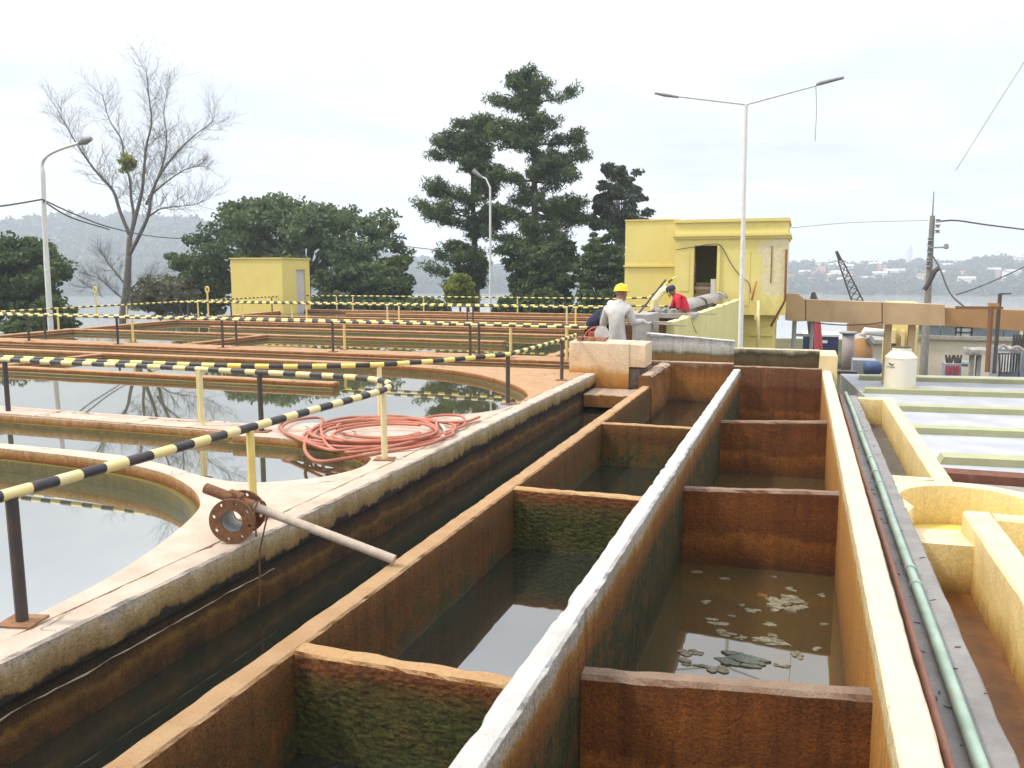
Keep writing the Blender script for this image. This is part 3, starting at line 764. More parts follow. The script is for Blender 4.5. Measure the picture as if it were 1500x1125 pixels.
MB().lathe([(.036, -.05), (.052, -.045), (.055, .0), (.052, .045), (.036, .05)], ck, 14, dpp).build('coupling', M_rustm, pp, smooth=False)
MB().lathe([(.030, 0), (.034, .035), (.022, .05), (.022, .062), (.0, .064)], ck + Vector((-.005, -.03, .02)), 10, Vector((.3, -.8, .6))).build('plug', M_rustm, pp)
hk = pa.lerp(pb, .30)
side = Vector((-dpp.y, dpp.x, 0)).normalized() * -1
wpts = [hk + Vector((.0, -.05, -.16)), hk + Vector((0, -.055, -.06)), hk + Vector((-.01, -.045, .0)), hk + Vector((-.005, -.01, .045)), hk + Vector((.01, .03, .03)), hk + Vector((.02, .035, -.05)), hk + Vector((.025, -.01, -.14)), Vector((-3.045, hk.y - .03, -.10)), Vector((-3.05, hk.y - .035, -.30)), Vector((-3.055, hk.y - .05, -.42))]
tag(MB().tube(catmull(wpts, 6), .0055, 6).build('wire_hook', M_rustm), 'rusty wire hook looped over the loose pipe and hanging into the channel', 'wire')

# ------------------------------------------------------------------ red hose
M_hose = paint('red_hose', (.40, .125, .075), (.46, .19, .12), .55, 5, .15, .3, (.5, .32, .22), False)
M_hosew = paint('white_hose_tape', (.62, .52, .44), (.5, .4, .34), .6, 6, .2, .3)
hp = [(446, 604), (428, 610), (410, 622), (418, 634), (450, 644), (500, 650), (560, 652), (606, 646), (632, 634), (628, 622), (600, 615), (560, 611), (515, 611), (478, 618), (455, 632), (446, 652), (452, 668), (470, 676),
      (510, 671), (560, 662), (610, 654), (640, 646), (652, 634), (644, 622), (615, 614), (570, 609), (520, 614), (494, 624), (505, 636), (545, 641), (590, 640), (615, 634), (590, 645), (540, 655), (495, 660), (466, 654), (430, 640), (412, 628), (430, 616), (470, 612), (470, 628), (478, 650), (500, 662), (540, 660), (600, 648), (650, 634), (680, 622), (676, 610), (650, 608), (622, 613), (640, 618), (680, 618), (702, 611)]
hpts = []
for i, (u, v) in enumerate(hp):
    z = .018 + .028 * (i / len(hp)) + .012 * math.sin(i * 1.9)
    q = at_z(u, v, z); hpts.append(q)
for k in range(5):
    cx_, cy_, ra_, rb_ = 556 + 9 * math.sin(k * 2.1), 632 + 3 * math.cos(k * 1.7), 112 - 9 * k, 19.5 - 1.7 * k
    for i in range(11):
        a = -.25 + 2 * math.pi * i / 11
        u_ = cx_ + ra_ * math.cos(a); hpts.append(at_z(u_, cy_ + rb_ * math.sin(a) - (u_ - 556) * .045, .03 + .010 * k + .008 * math.sin(i * 2.3 + k)))
hpath = catmull(hpts, 7)
hh = thing('garden_hose', 'coil of faded red hose lying on the deck behind the cream wall', 'hose', tuple(hpts[0]))
MB().tube(hpath, .0155, 8).build('hose_tube', M_hose, hh, smooth=True)
MB().tube(hpath[150:164], .0185, 8).build('pale_repair', M_hosew, hh, smooth=True)

# ------------------------------------------------------------------ right-hand side: pipe ledge, troughs, round basin
M_ledge = stained('wet_grey_ledge', (0.20, 0.185, 0.175), (0.30, 0.28, 0.26),
    [(-3.6, (.1, .08, .06)), (-.9, (.22, .12, .05)), (-.5, (.3, .25, .2)), (-.4, (.3, .28, .26))], drip=.05, mott=.5, bump=.6, rough=.42)
tag(MB().wall((.722, -1.5), (.722, 14.6), .418, -.4, -3.6, step=.15, jit=.008, seed=101).build('pipe_ledge', M_ledge), 'wet grey concrete ledge under the pipes beside the cream outer wall', 'ledge')
M_pg = paint('green_pipe_paint', (.36, .46, .38), (.26, .36, .29), .5, 5, .25, .5, (.10, .11, .07), False)
M_pr = paint('red_pipe', (.33, .16, .105), (.25, .105, .07), .6, 6, .25, .4, (.25, .14, .1), False)
def gpath(x, z, amp, seed, y0=-1.0, y1=14.6, n=60):
    return [(x + amp * mnoise.noise((seed, y0 + (y1-y0)*i/n * .35, 0)), y0 + (y1-y0)*i/n, z + .004*mnoise.noise((seed, i*.4, 2))) for i in range(n + 1)]
pt = thing('pipe', 'pale green pipe lying on the ledge beside the cream outer wall', 'pipe', (.77, 3, -.4))
MB().tube(gpath(.765, -.366, .015, 3), .031, 12).build('pipe_tube', M_pg, pt, smooth=True)
for y in (5.6, 5.9, 8.3, 8.75, 9.4, 10.9):
    MB().lathe([(.031, -.022), (.040, -.02), (.040, .02), (.031, .022)], (.765 + .015 * mnoise.noise((3, y * .35, 0)), y, -.366), 12, (0, 1, 0)).build('pipe_collar', M_pg, pt)
tag(MB().tube(gpath(.655, -.378, .02, 8), .021, 10).build('pipe', M_pr, smooth=True), 'faded red pipe nearest the cream outer wall on the ledge', 'pipe')
tag(MB().tube(gpath(.615, -.381, .02, 15, 8.5, 14.6, 30), .017, 8).build('pipe', M_pr, smooth=True), 'second thin red pipe at the far end of the ledge', 'pipe')

lt = MB()
for i in range(60):
    y = R.uniform(2.5, 13.5); x = R.choice((R.uniform(.68, .73), R.uniform(.80, .92)))
    lt.cbox((x, y, -.396), R.uniform(.006, .05), R.uniform(.003, .008), .004, R.uniform(0, 3.1), R.uniform(-.3, .3))
tag(lt.build('leaf_litter', M_pk), 'dark leaf litter and twigs scattered along the pipe ledge', 'litter', kind='stuff')
M_y1 = stained('yellow_basin_paint', (0.68, 0.56, 0.38), (0.62, 0.49, 0.30),
    [(-1.2, (.14, .075, .02)), (-.95, (.26, .13, .03)), (-.85, (.44, .27, .07)), (-.7, (.66, .50, .20)), (-.4, (.74, .60, .31))], drip=.10, mott=.12, bump=.25, grain=.3)
M_y2 = paint('yellow_inner_paint', (.74, .60, .17), (.68, .52, .12), .6, 2, .2, .25, (.4, .3, .08))
M_rustwater = stained('rust_trough_floor', (.24, .095, .025), (.13, .055, .02), [(-1.2, (.1, .05, .02)), (-.9, (.2, .09, .03))], bump=.35, rough=.14)
tag(MB().box(.90, 1.4, -1.5, 7.3, -1.1, -.93).build('trough_floor', M_rustwater), kind='structure')
nw = thing('trough_wall', 'thick cream yellow trough wall at the right edge nearest the camera', 'wall', (1.48, 4, -3.6))
MB().wall((1.48, -1.5), (1.48, 7.72), .22, -.4, -1.3, step=.12, jit=.006, ch=.02, seed=111, chip=.005).build('wall_body', M_y1, nw)
MB().wall((1.592, 7.64), (3.2, 7.64), .17, -.402, -1.3, step=.12, jit=.005, ch=.02, seed=112, chip=.005).build('return_wall', M_y1, nw)
tag(MB().box(1.58, 3.4, -1.5, 7.56, -1.3, -.95).build('basin_floor', M_y2), kind='structure')
cb = Vector((1.47, 8.02, 0)); ri, ro = .53, .70
arc = [math.radians(a) for a in range(212, -41, -9)]
bw = thing('round_basin', 'half-round yellow basin with thick rim at the right edge', 'basin', (1.5, 8, -1.3))
poly = [(cb.x + ri*math.cos(a)*1.05, cb.y + ri*math.sin(a)*1.12) for a in arc] + [(cb.x + ro*math.cos(a)*1.07, cb.y + ro*math.sin(a)*1.1) for a in reversed(arc)]
fix_normals(MB().prism(poly, -1.3, -.405).build('rim_wall', M_y1, bw))
fix_normals(MB().prism([(.931, 7.55), (1.0, 7.74), (.925, 8.05), (.935, 8.3), (1.12, 8.72), (1.3, 8.85), (1.3, 8.92), (.931, 8.92)], -1.3, -.409).build('corner_fillet', M_y1, bw))
MB().box(.95, 3.0, 7.72, 8.7, -1.3, -.78).build('basin_floor', M_y2, bw)
MB().hexa([(.935, 7.14, -1.2), (1.37, 7.14, -1.2), (1.37, 7.80, -1.2), (.935, 7.80, -1.2), (.935, 7.14, -.545), (1.37, 7.14, -.535), (1.37, 7.80, -.60), (.935, 7.80, -.62)]).build('spillway', M_y1, bw)
tp = thing('trough_parapet', 'cream yellow parapet of the empty trough beyond the round basin', 'parapet', (1.39, 11, -3.6))
MB().wall((1.385, 8.72), (1.385, 14.5), .17, -.4, -3.6, step=.12, jit=.005, ch=.015, seed=121, chip=.005).build('side_wall', M_y1, tp)
MB().wall((.935, 14.42), (1.298, 14.42), .15, -.402, -3.6, step=.1, jit=.005, ch=.015, seed=122, chip=.005).build('end_wall', M_y1, tp)
tag(MB().box(.90, 1.32, 8.85, 14.4, -1.3, -.82).build('trough_floor', stained('wet_silt', (.06, .055, .055), (.16, .145, .135), [(-1.3, (.1, .08, .06)), (-.8, (.1, .08, .06))], bump=.5, rough=.22)), kind='structure')

# ------------------------------------------------------------------ ribbed white roof with water tank
M_roofw = paint('white_roof', (.42, .43, .455), (.32, .33, .35), .7, 1.2, .3, .6, (.42, .40, .37), False)
M_rib = paint('olive_rib', (.40, .40, .23), (.34, .34, .19), .75, 2.5, .3, .3, (.25, .23, .12))
M_conc = paint('grey_concrete', (.34, .31, .27), (.26, .235, .20), .9, 3, .5, .4, (.15, .12, .09))
rf = thing('ribbed_roof', 'low flat white roof with raised olive green ribs', 'roof', (6, 22, -3.6))
fix_normals(MB().prism([(2.55, 16.25), (13.5, 17.4), (13.5, 33.2), (1.4, 31.0)], -3.6, -1.9).build('roof_slab', M_roofw, rf))
for i, y in enumerate((16.95, 20.0, 23.15, 26.35, 29.6)):
    x0 = 2.62 - (y - 16.25) * .077 + (-.02 if i < 4 else .3)
    dy = .11
    b = [(x0, y - .22), (13.4, y - .22 + (13.4 - x0) * dy), (13.4, y + .22 + (13.4 - x0) * dy), (x0, y + .22)]
    MB().hexa([(p[0], p[1], -1.897) for p in b] + [(p[0] + (.06 if k in (0, 3) else 0), p[1], -1.76) for k, p in enumerate(b)]).build('roof_rib', M_rib, rf)
MB().box(1.52, 13.5, 15.75, 16.18, -3.6, -1.84).build('eave_strip', paint('red_brown_strip', (.17, .065, .035), (.12, .045, .028), .8, 5, .3, .3), rf)
tag(MB().box(1.50, 13.5, 9.3, 15.7, -3.6, -1.98).build('lower_slab', M_conc), 'grey brown concrete slab between the round basin and the ribbed roof', 'slab')
M_tankw = paint('tank_plastic', (.72, .67, .56), (.68, .63, .53), .45, 1.5, .1, .15, (.5, .45, .36))
tb = at_z(1317, 573, -1.9)
wt = thing('water_tank', 'beige plastic water tank with small black logo standing on the roof', 'water tank', tuple(tb))
MB().lathe([(.40, 0), (.43, .03), (.44, .1), (.44, .98), (.45, 1.0), (.44, 1.04), (.27, 1.22), (.265, 1.30), (.0, 1.30)], tb, 36).build('tank_body', M_tankw, wt, smooth=False)
MB().lathe([(.25, 1.301), (.25, 1.33), (.0, 1.335)], tb, 28).build('lid', M_pb, wt)
M_ink = paint('black_ink', (.02, .02, .02), None, .6, 5, 0, 0)
def on_tank(sx, sz):
    a0 = math.atan2(-tb.y, -tb.x) + .62 * -1
    a = a0 + sx / .445
    return Vector((tb.x + .446 * math.cos(a), tb.y + .446 * math.sin(a), tb.z + sz))
MB().tube(catmull([on_tank(-.10, .865), on_tank(-.06, .85), on_tank(-.035, .815), on_tank(-.01, .85), on_tank(.02, .81), on_tank(.045, .81), on_tank(.08, .855)], 4), .012, 6).build('logo_mark', M_ink, wt)
cu = bpy.data.curves.new('logo_text', 'FONT'); cu.body = 'rotoplast'; cu.size = .085; cu.extrude = .004; cu.align_x = 'CENTER'
to = bpy.data.objects.new('logo_text_tmp', cu); COL.objects.link(to)
dg = bpy.context.evaluated_depsgraph_get(); me = bpy.data.meshes.new_from_object(to.evaluated_get(dg)); bpy.data.objects.remove(to)
for v_ in me.vertices:
    q = on_tank(v_.co.x - .03, .73 + v_.co.y)
    v_.co = q
link('logo_text', me, paint('grey_ink', (.12, .12, .12), None, .6, 5, 0, 0), wt)

# ================================================================== pump house, flume, raised channel
def pbox(u0, u1, v0, v1, Y, d, zb=None):
    a = at_y(u0, v0, Y); b = at_y(u1, v1, Y); c0_ = at_y(u0, v1, Y); c1_ = at_y(u1, v0, Y)
    x0, x1 = (a.x + c0_.x) / 2, (b.x + c1_.x) / 2
    z1, z0 = (a.z + c1_.z) / 2, (b.z + c0_.z) / 2
    if zb is not None: z0 = zb
    return x0, x1, Y, Y + d, z0, z1
g = NG('pump_house_yellow')
X_, Y_, Z_ = g.xyz()
base = g.mix(g.rng(g.noise(1.3, 5, .6), .35, .7), (.74, .625, .22), (.70, .58, .19))
base = g.mix(g.rng(g.noise(2.2, 6, .7, (1, 1, .12)), .55, .8, 0, .35), base, (.48, .39, .17))
nn = g.math('MULTIPLY', g.math('SUBTRACT', g.noise(3.2, 6, .65), .5), 1.1)
pm = g.math('MULTIPLY', g.rng(g.math('ADD', X_, nn), -1.22, -1.16), g.math('MULTIPLY', g.rng(g.math('ADD', Z_, g.math('MULTIPLY', nn, .8)), .9, .96), g.rng(g.math('ADD', Z_, g.math('MULTIPLY', nn, .35)), 2.55, 2.6, 1, 0)))
base = g.mix(g.math('MULTIPLY', pm, .8), base, g.mix(g.rng(g.noise(8, 5), .4, .65), (.70, .62, .46), (.62, .52, .32)))
rp = g.math('MULTIPLY', g.rng(g.noise(9, 6, .7), .56, .6), g.rng(g.math('ADD', X_, nn), -1.9, -1.3))
base = g.mix(g.math('MULTIPLY', rp, .35), base, (.50, .42, .17))
h_ = g.math('SUBTRACT', g.noise(14, 6, .65), g.math('MULTIPLY', pm, .6))
g.bump(h_, .35, .02)
M_ph = g.fin(base, .75, .25)
M_dark = paint('interior_shade', (.06, .05, .04), (.04, .035, .03), .9, 4, .3, 0)  # interior shade put into a dark base colour
ph_ = thing('pump_house', 'small yellow plastered pump house with broken doorway and cornice', 'building', (-2.6, 27, -3.6))
xL, xR, YF, ZT, ZB = -3.74, -.465, 26.0, 3.12, .35
dx0, dx1, dz0, dz1 = -3.16, -2.47, .80, 2.43
wl = MB()
wl.box(xL, dx0, YF, YF + .28, ZB, dz1)
wl.box(dx1, xR, YF, YF + .28, ZB, dz1)
wl.box(dx0, dx1, YF, YF + .28, ZB, dz0)
wl.box(xL, xR, YF, YF + .28, dz1, ZT)
wl.box(xL, xL + .25, YF + .28, YF + 3.4, ZB, ZT); wl.box(xR - .25, xR, YF + .28, YF + 3.4, ZB, ZT)
wl.box(xL + .25, xR - .25, YF + 3.15, YF + 3.4, ZB, ZT)
wl.build('wall', M_ph, ph_)
MB().box(xL + .25, xR - .25, YF + .28, YF + 3.15, ZB, ZB + .12).build('interior_floor', M_dark, ph_)
MB().box(xL - .05, xR + .05, YF - .06, YF + 3.45, ZT, ZT + .09).build('roof', M_ph, ph_)
co = MB(); co.box(xL - .09, xR + .09, YF - .11, YF + 3.5, 2.70, 2.78); co.box(xL - .05, xR + .05, YF - .06, YF + 3.46, 2.63, 2.70); co.build('cornice', M_ph, ph_)
MB().box(xL, -.76, YF + .3, YF + 3.4, -3.6, ZB).build('lower_wall', M_ph, ph_)
MB().box(-1.45, -.80, YF + .24, YF + .3, -.30, -.22).build('string_course', M_ph, ph_)
MB().box(dx1 + .0, dx1 + .09, YF - .05, YF, dz0 - .1, dz1 + .02).build('door_jamb', M_ph, ph_)
nt_ = MB()
for i, z in enumerate((1.22, 1.34, 1.46, 1.58, 1.70, 1.82)):
    nt_.box(dx0 - .02 - .0, dx0 + .012 + .03 * R.random(), YF + .02, YF + .26, z, z + .10)
nt_.build('broken_jamb', paint('bare_brick', (.36, .22, .13), (.28, .16, .1), .9, 12, .6, .3, (.5, .45, .38)), ph_)
# rubble stack inside the doorway
for i, (z, c) in enumerate(((.92, (.30, .20, .12)), (1.03, (.24, .16, .10)), (1.14, (.38, .30, .22)), (1.26, (.2, .13, .08)))):
    MB().cbox(((dx0 + dx1) / 2 - .05 + .04 * (i % 2), YF + .34, z), .56, .2, .10, .03 * (i - 1)).build('rubble_course', paint('rubble%d' % i, c, None, .95, 9, .7, .3), ph_)
MB().cbox((dx1 - .1, YF + .14, 1.17), .15, .12, .5).build('white_board', paint('white_board', (.66, .64, .58), None, .7, 6, .2, .2), ph_)
# raised plaster panels left and right of the doorway
MB().box(-3.60, -3.30, YF - .015, YF, 1.05, 2.2).build('plaster_panel', M_ph, ph_)
MB().box(-2.25, -1.5, YF - .012, YF, .62, 2.28).build('plaster_panel', M_ph, ph_)
MB().box(-.905, -.88, YF - .02, YF, 1.3, 2.4).build('bare_reinforcement', M_rustm, ph_)
for i in range(2): MB().box(-1.32 + i * .62, -1.24 + i * .62, YF - .04, YF + .2, ZB - .14, ZB).build('scupper', M_ph, ph_)
lw = thing('pump_house_wing', 'plain yellow side wing left of the pump house', 'building', (-4.7, 28.5, -3.6))
MB().box(-5.60, xL + .02, 27.5, 30.5, -3.6, 3.3).build('wall', M_ph, lw)
MB().box(-5.64, xL - .06, 27.44, 27.5, 1.80, 1.86).build('string_course', M_ph, lw)
MB().box(-5.62, xL - .10, 27.46, 30.5, 3.3, 3.34).build('coping', M_ph, lw)
# drain pipes and cables on the facade
def part_tube(name, pts, r, mat, par, seg=8): return MB().tube(pts, r, seg).build(name, mat, par, smooth=True)
q = at_y(1111, 440, 25.9)
part_tube('drain_pipe', [at_y(1111, 440, 25.9), at_y(1110, 520, 25.9)], .05, M_pc, ph_)
part_tube('rusty_rod', [at_y(1108, 412, 25.85), at_y(1101, 440, 25.85)], .03, paint('orange_rod', (.5, .2, .06), None, .7, 8, .2, .2), ph_)
part_tube('rusty_brace', [at_y(1152, 365, 25.9), at_y(1150, 440, 25.92), at_y(1129, 478, 25.95)], .035, M_rustm, ph_)
part_tube('cable', catmull([at_y(990, 366, 25.9), at_y(1015, 362, 25.93), at_y(1040, 358, 25.9), at_y(1056, 360, 25.93), at_y(1070, 385, 25.93), at_y(1085, 405, 25.93), at_y(1097, 415, 25.9), at_y(1100, 430, 25.9)], 4), .012, M_pk, ph_, 5)

# sloping flume from the back wall up to the doorway
M_fl = paint('pale_green_yellow', (.66, .60, .28), (.60, .53, .22), .8, 2.2, .4, .35, (.40, .34, .15))
M_grey = paint('old_grey_concrete', (.40, .38, .35), (.28, .26, .23), .9, 5, .6, .5, (.16, .11, .07))
M_mud = paint('brown_mud', (.15, .07, .035), (.10, .05, .025), .95, 6, .9, .4, (.3, .2, .12), False)
fm = thing('flume', 'broken pale yellow sloping flume climbing to the pump house doorway', 'flume', (-2.4, 20, -3.6))
a0, a1 = at_y(982, 472, 16.4), at_y(1086, 437, 25.75)
def slab(p, q, w, zb0, zb1, name, mat, par, n=26, jit=.03, seed=0):
    """standing wall between two top points, ragged along its top edge"""
    m = MB(); p = Vector(p); q = Vector(q); d = (q - p); d.z = 0; d.normalize(); nr = Vector((d.y, -d.x, 0))
    for i in range(n + 1):
        t = i / n; c = p.lerp(q, t); zb = zb0 + (zb1 - zb0) * t
        j = jit * (mnoise.noise((c.y * 2.1 + seed, 0, 0)) + .6 * mnoise.noise((c.y * 7 + seed, 3, 0)))
        for o, z in ((-w/2, zb), (-w/2, c.z + j), (w/2, c.z + j * .6), (w/2, zb)):
            s_ = c + nr * o; m.v.append((s_.x, s_.y, z))
    for i in range(n):
        for k in range(3): m.f.append((i*4+k, i*4+k+1, i*4+k+5, i*4+k+4))
        m.f.append((i*4+3, i*4, i*4+4, i*4+7))
    m.f.append((3, 2, 1, 0)); m.f.append((n*4, n*4+1, n*4+2, n*4+3))
    return m.build(name, mat, par)
slab(a0, a1, .16, -3.5, -3.5, 'side_wall', M_fl, fm, seed=4, jit=.06)
b0 = a0 + Vector((-.95, 1.5, .0)); b1 = a1 + Vector((-.85, -.1, -.0))
slab(b0, b1, .14, -3.5, -3.5, 'side_wall', M_grey, fm, seed=9, jit=.08)
MB().hexa([(a0.x - .9, a0.y + .3, -1), (a0.x - .02, a0.y + .2, -1), (a1.x - .02, a1.y, -.5), (b1.x, b1.y, -.5), (a0.x - .9, a0.y + .3, -.22), (a0.x - .02, a0.y + .2, -.22), (a1.x - .02, a1.y, .68), (b1.x, b1.y, .68)]).build('flume_bed', M_mud, fm)
for i in range(3):
    c = b0.lerp(b1, .35 + i * .3) + Vector((.22, 0, .02)); e = b0.lerp(b1, .62 + i * .3 - .02) + Vector((.22, 0, .02))
    e = c.lerp(e, min(1, (1 - (.35 + i*.3)) / .28)) if i == 2 else e
    sg = []
    half = MB()
    n = 8
    for p_ in (c, e):
        for k in range(n + 1):
            t = math.pi * k / n
            half.v.append((p_.x + .26*math.cos(t), p_.y, p_.z - .02 + .20*math.sin(t)))
        for k in range(n + 1):
            t = math.pi * k / n
            half.v.append((p_.x + .22*math.cos(t), p_.y, p_.z - .03 + .165*math.sin(t)))
    N_ = n + 1
    for k in range(n):
        half.f += [(k, k+1, 2*N_+k+1, 2*N_+k), (N_+k+1, N_+k, 3*N_+k, 3*N_+k+1), (k+1, k, N_+k, N_+k+1), (2*N_+k, 2*N_+k+1, 3*N_+k+1, 3*N_+k)]
    half.build('half_pipe_tile', M_grey, fm, smooth=True)
# cracks, roots and broken lower edge of the flume wall
cw = [(1060, 500), (1045, 488), (1030, 492), (1008, 500)]
for k, pl in enumerate(([(1078, 452), (1062, 466), (1048, 476), (1036, 488)], [(1080, 458), (1066, 470), (1052, 484), (1040, 490)], [(1078, 466), (1064, 478), (1055, 490)], [(1010, 466), (1014, 478), (1019, 488)])):
    pts = []
    for (u, v) in pl:
        t = (u - 982) / 104; y = 16.4 + t * 9.3
        y = a0.lerp(a1, min(1, max(0, t * .55 + .45 * t * t))).y
        pts.append(at_x(u, v, 0) if False else at_y(u, v, y - .12))
    tag(MB().tube(catmull(pts, 5), [.03] * (len(pts) * 5 - 4), 6).build('dangling_root', M_fl if k < 3 else M_rustm), ['upper twisted root clinging to the flume wall', 'middle twisted root clinging to the flume wall', 'lowest short root at the foot of the flume wall', 'rusty bar standing against the flume wall'][k], 'root' if k < 3 else 'bar', 'roots on the flume wall')
# grey pillar, slabs and debris between the workers
tag(MB().box(*pbox(926, 950, 461, 540, 15.9, 1.2, -1.2)).build('concrete_pillar', M_grey), 'mouldy grey concrete pillar right of the grey shirted worker', 'pillar')
tag(MB().box(*pbox(905, 927, 476, 540, 16.2, .3, -1.2)).build('concrete_wall', M_mud), 'dark wet wall stub behind the grey shirted worker', 'wall')
tag(MB().cbox(at_y(972, 461, 18.6), 1.5, 1.1, .09, .05).build('concrete_slab', M_grey), 'grey broken slab in front of the red shirted worker', 'slab')
tag(MB().box(*pbox(949, 985, 464, 490, 18.2, .4, -1.2)).build('recess_shade_block', M_mud), 'brown block coloured dark for the shaded recess under the grey broken slab', 'wall')  # solid block, the shade of the recess is put into its dark brown
tag(MB().cbox(at_y(958, 473, 16.3), .62, .16, .05, .02).build('timber_plank', M_galv), 'weathered plank lying in front of the dark recess block', 'plank')
tag(MB().tube([at_y(934, 461, 18.0), at_y(975, 410, 19.0)], .022, 6).build('steel_rod', M_pk), 'dark steel rod leaning beside the red shirted worker', 'rod')
tag(MB().tube([at_y(985, 459, 17.6), at_y(1048, 460, 19.2)], .015, 6).build('steel_rod', M_galv), 'thin steel rod lying across the grey broken slab', 'rod')
for i in range(14):
    q = at_y(950 + R.uniform(0, 55), 460 + R.uniform(-2, 2), 18.4 + R.uniform(-.3, .4))
    tag(MB().cbox((q.x, q.y, q.z + .06), R.uniform(.1, .25), R.uniform(.08, .2), R.uniform(.06, .14), R.uniform(0, 3), R.uniform(-.4, .4)).build('rubble_chunk', M_grey if i % 3 else M_mud), 'broken concrete chunk lying on the grey slab by the red shirted worker', 'rubble', 'rubble on the grey slab')
yd = thing('yellow_duct', 'bent cream yellow duct behind the red shirted worker', 'duct', tuple(at_y(958, 455, 21.5)))
MB().tube([at_y(958, 455, 21.5), at_y(959, 440, 21.5), at_y(966, 430, 21.6), at_y(975, 423, 21.8)], .10, 10).build('duct_tube', M_pc, yd, smooth=False)
railing('striped railing in front of the pump house wing', [(at_y(918, 437, 24.5).x, 24.5, at_y(918, 437, 24.5).z), (at_y(950, 436, 24.5).x, 24.5, at_y(950, 436, 24.5).z), (at_y(990, 405, 24.8).x, 24.8, at_y(990, 405, 24.8).z)], [(at_y(930, 437, 24.5).x, 24.5, 'y')], zr=.72, mat=M_stripe2, plate=False)
railing('lower striped railing between the two workers', [(at_y(915, 448, 22).x, 22, at_y(915, 448, 22).z), (at_y(985, 449, 22).x, 22, at_y(985, 449, 22).z)], [(at_y(925, 447, 22).x, 22, 'b'), (at_y(965, 447, 22).x, 22, 'y')], zr=.66, mat=M_stripe2, plate=False)

# raised concrete channel to the right, on posts
M_chan = paint('tan_channel', (.48, .33, .19), (.41, .275, .15), .85, 1.4, .35, .4, (.20, .10, .05))
M_chan2 = paint('orange_channel', (.37, .205, .085), (.31, .17, .07), .85, 1.4, .35, .4, (.2, .1, .04))
ch = thing('raised_channel', 'long tan raised concrete channel running right from the pump house', 'channel', (3, 26.6, -3.6))
def cseg(u0, t0, b0_, u1, t1, b1_, Y, mat, name='channel_segment', d=.85):
    P = [at_y(u0, b0_, Y), at_y(u1, b1_, Y), at_y(u1, t1, Y), at_y(u0, t0, Y)]
    m = MB(); m.v = [tuple(p) for p in P] + [(p.x, p.y + d, p.z) for p in P]
    m.f = [(0, 1, 2, 3), (5, 4, 7, 6), (1, 5, 6, 2), (4, 0, 3, 7), (3, 2, 6, 7), (4, 5, 1, 0)]
    return m.build(name, mat, ch)
cseg(1150, 430, 469, 1169, 431, 471, 28.1, M_chan)
cseg(1169, 431, 471, 1179.5, 439, 470.5, 28.1, M_chan)
cseg(1181, 439, 470.5, 1291.5, 443, 475, 28.1, M_chan)
cseg(1293, 443, 475, 1384, 446.5, 477, 28.1, M_chan)
cseg(1384, 451, 477, 1560, 457, 489, 28.4, M_chan2)
cseg(1179.4, 439.5, 470, 1181.2, 439.5, 470.3, 28.13, M_rustm, 'joint'); cseg(1291.4, 443.5, 474.5, 1293.2, 443.5, 474.6, 28.13, M_rustm, 'joint')
for u, r_, m_ in ((1164, .07, M_zinc), (1190, .06, M_zinc)):
    MB().tube([at_y(u, 468, 28.5), at_y(u, 468, 28.5) * 1 - Vector((0, 0, 4.0))], r_, 8).build('support_post', m_, ch)
MB().box(*pbox(1164, 1190, 489, 493, 28.48, .06)).build('cross_tie', M_zinc, ch)
for u in (1300, 1335):
    b = pbox(u - 5, u + 5, 474, 540, 28.4, .25, -3.6); MB().box(*b).build('support_post', M_chan, ch)
MB().tube(catmull([at_y(1185, 472, 28.0), at_y(1230, 476, 28.0), at_y(1270, 475, 28.0), at_y(1293, 472, 28.0)], 5), .02, 6).build('cable', M_pk, ch)
sb = thing('steel_gantry', 'rusty steel frame of two leaning posts on top of the channel', 'frame', tuple(at_z(1450, 545, -1.9)))
p1_, p2_ = at_z(1447, 543, -1.9), at_z(1455, 547, -1.9); YY = 27.4
MB().tube([at_y(1446, 545, YY), at_y(1452, 450, YY)], .07, 6).build('post', M_rustm, sb)
MB().tube([at_y(1456, 547, YY), at_y(1465, 430, YY)], .055, 6).build('post', M_pk, sb)
MB().tube([at_y(1465, 430.5, YY), at_y(1481, 430, YY)], .025, 6).build('hooked_arm', M_pk, sb)
MB().box(*pbox(1401, 1470, 449, 453, YY - .05, .2)).build('cross_beam', M_rustm, sb)
MB().box(*pbox(1450, 1464, 444, 450, YY - .05, .3)).build('bracket', M_chan2, sb)

# lamp posts
M_white = paint('white_paint_worn', (.74, .73, .70), (.64, .62, .58), .6, 9, .3, .5, (.3, .2, .14))
M_lamp = paint('grey_metal', (.28, .28, .28), (.2, .2, .2), .5, 8, .2, .2)
lp = thing('street_lamp', 'tall white rust-flecked double arm lamp post in front of the pump house', 'lamp post', tuple(at_y(1085, 508, 17.5)))
top = at_y(1093, 153, 17.5); bot = at_y(1085, 520, 17.5); bot.z = -1.1
MB().tube([bot, bot.lerp(top, .5), top], [.056, .046, .034], 10).build('post', M_white, lp)
MB().tube([top, at_y(992, 141, 17.3)], .02, 8).build('arm', M_white, lp)
MB().tube([top, at_y(1196, 125, 17.3)], .02, 8).build('arm', M_white, lp)
MB().tube([at_y(994, 142.2, 17.3), at_y(975, 139.5, 17.25), at_y(959, 136.5, 17.2)], [.022, .034, .022], 8).build('lamp_head', M_lamp, lp)
MB().tube([at_y(1196, 124, 17.3), at_y(1203, 121.5, 17.27), at_y(1236, 113.5, 17.2)], [.028, .04, .028], 8).build('lamp_head', M_lamp, lp)
MB().tube(catmull([at_y(1195, 125, 17.3), at_y(1196, 160, 17.3), at_y(1194, 207, 17.3)], 4), .006, 4).build('hanging_wire', M_lamp, lp)
lp2 = thing('street_lamp', 'white curved single arm lamp post above the river on the left', 'lamp post', tuple(at_y(73, 490, 24)))
b = at_y(75, 500, 24); b.z = -3.6
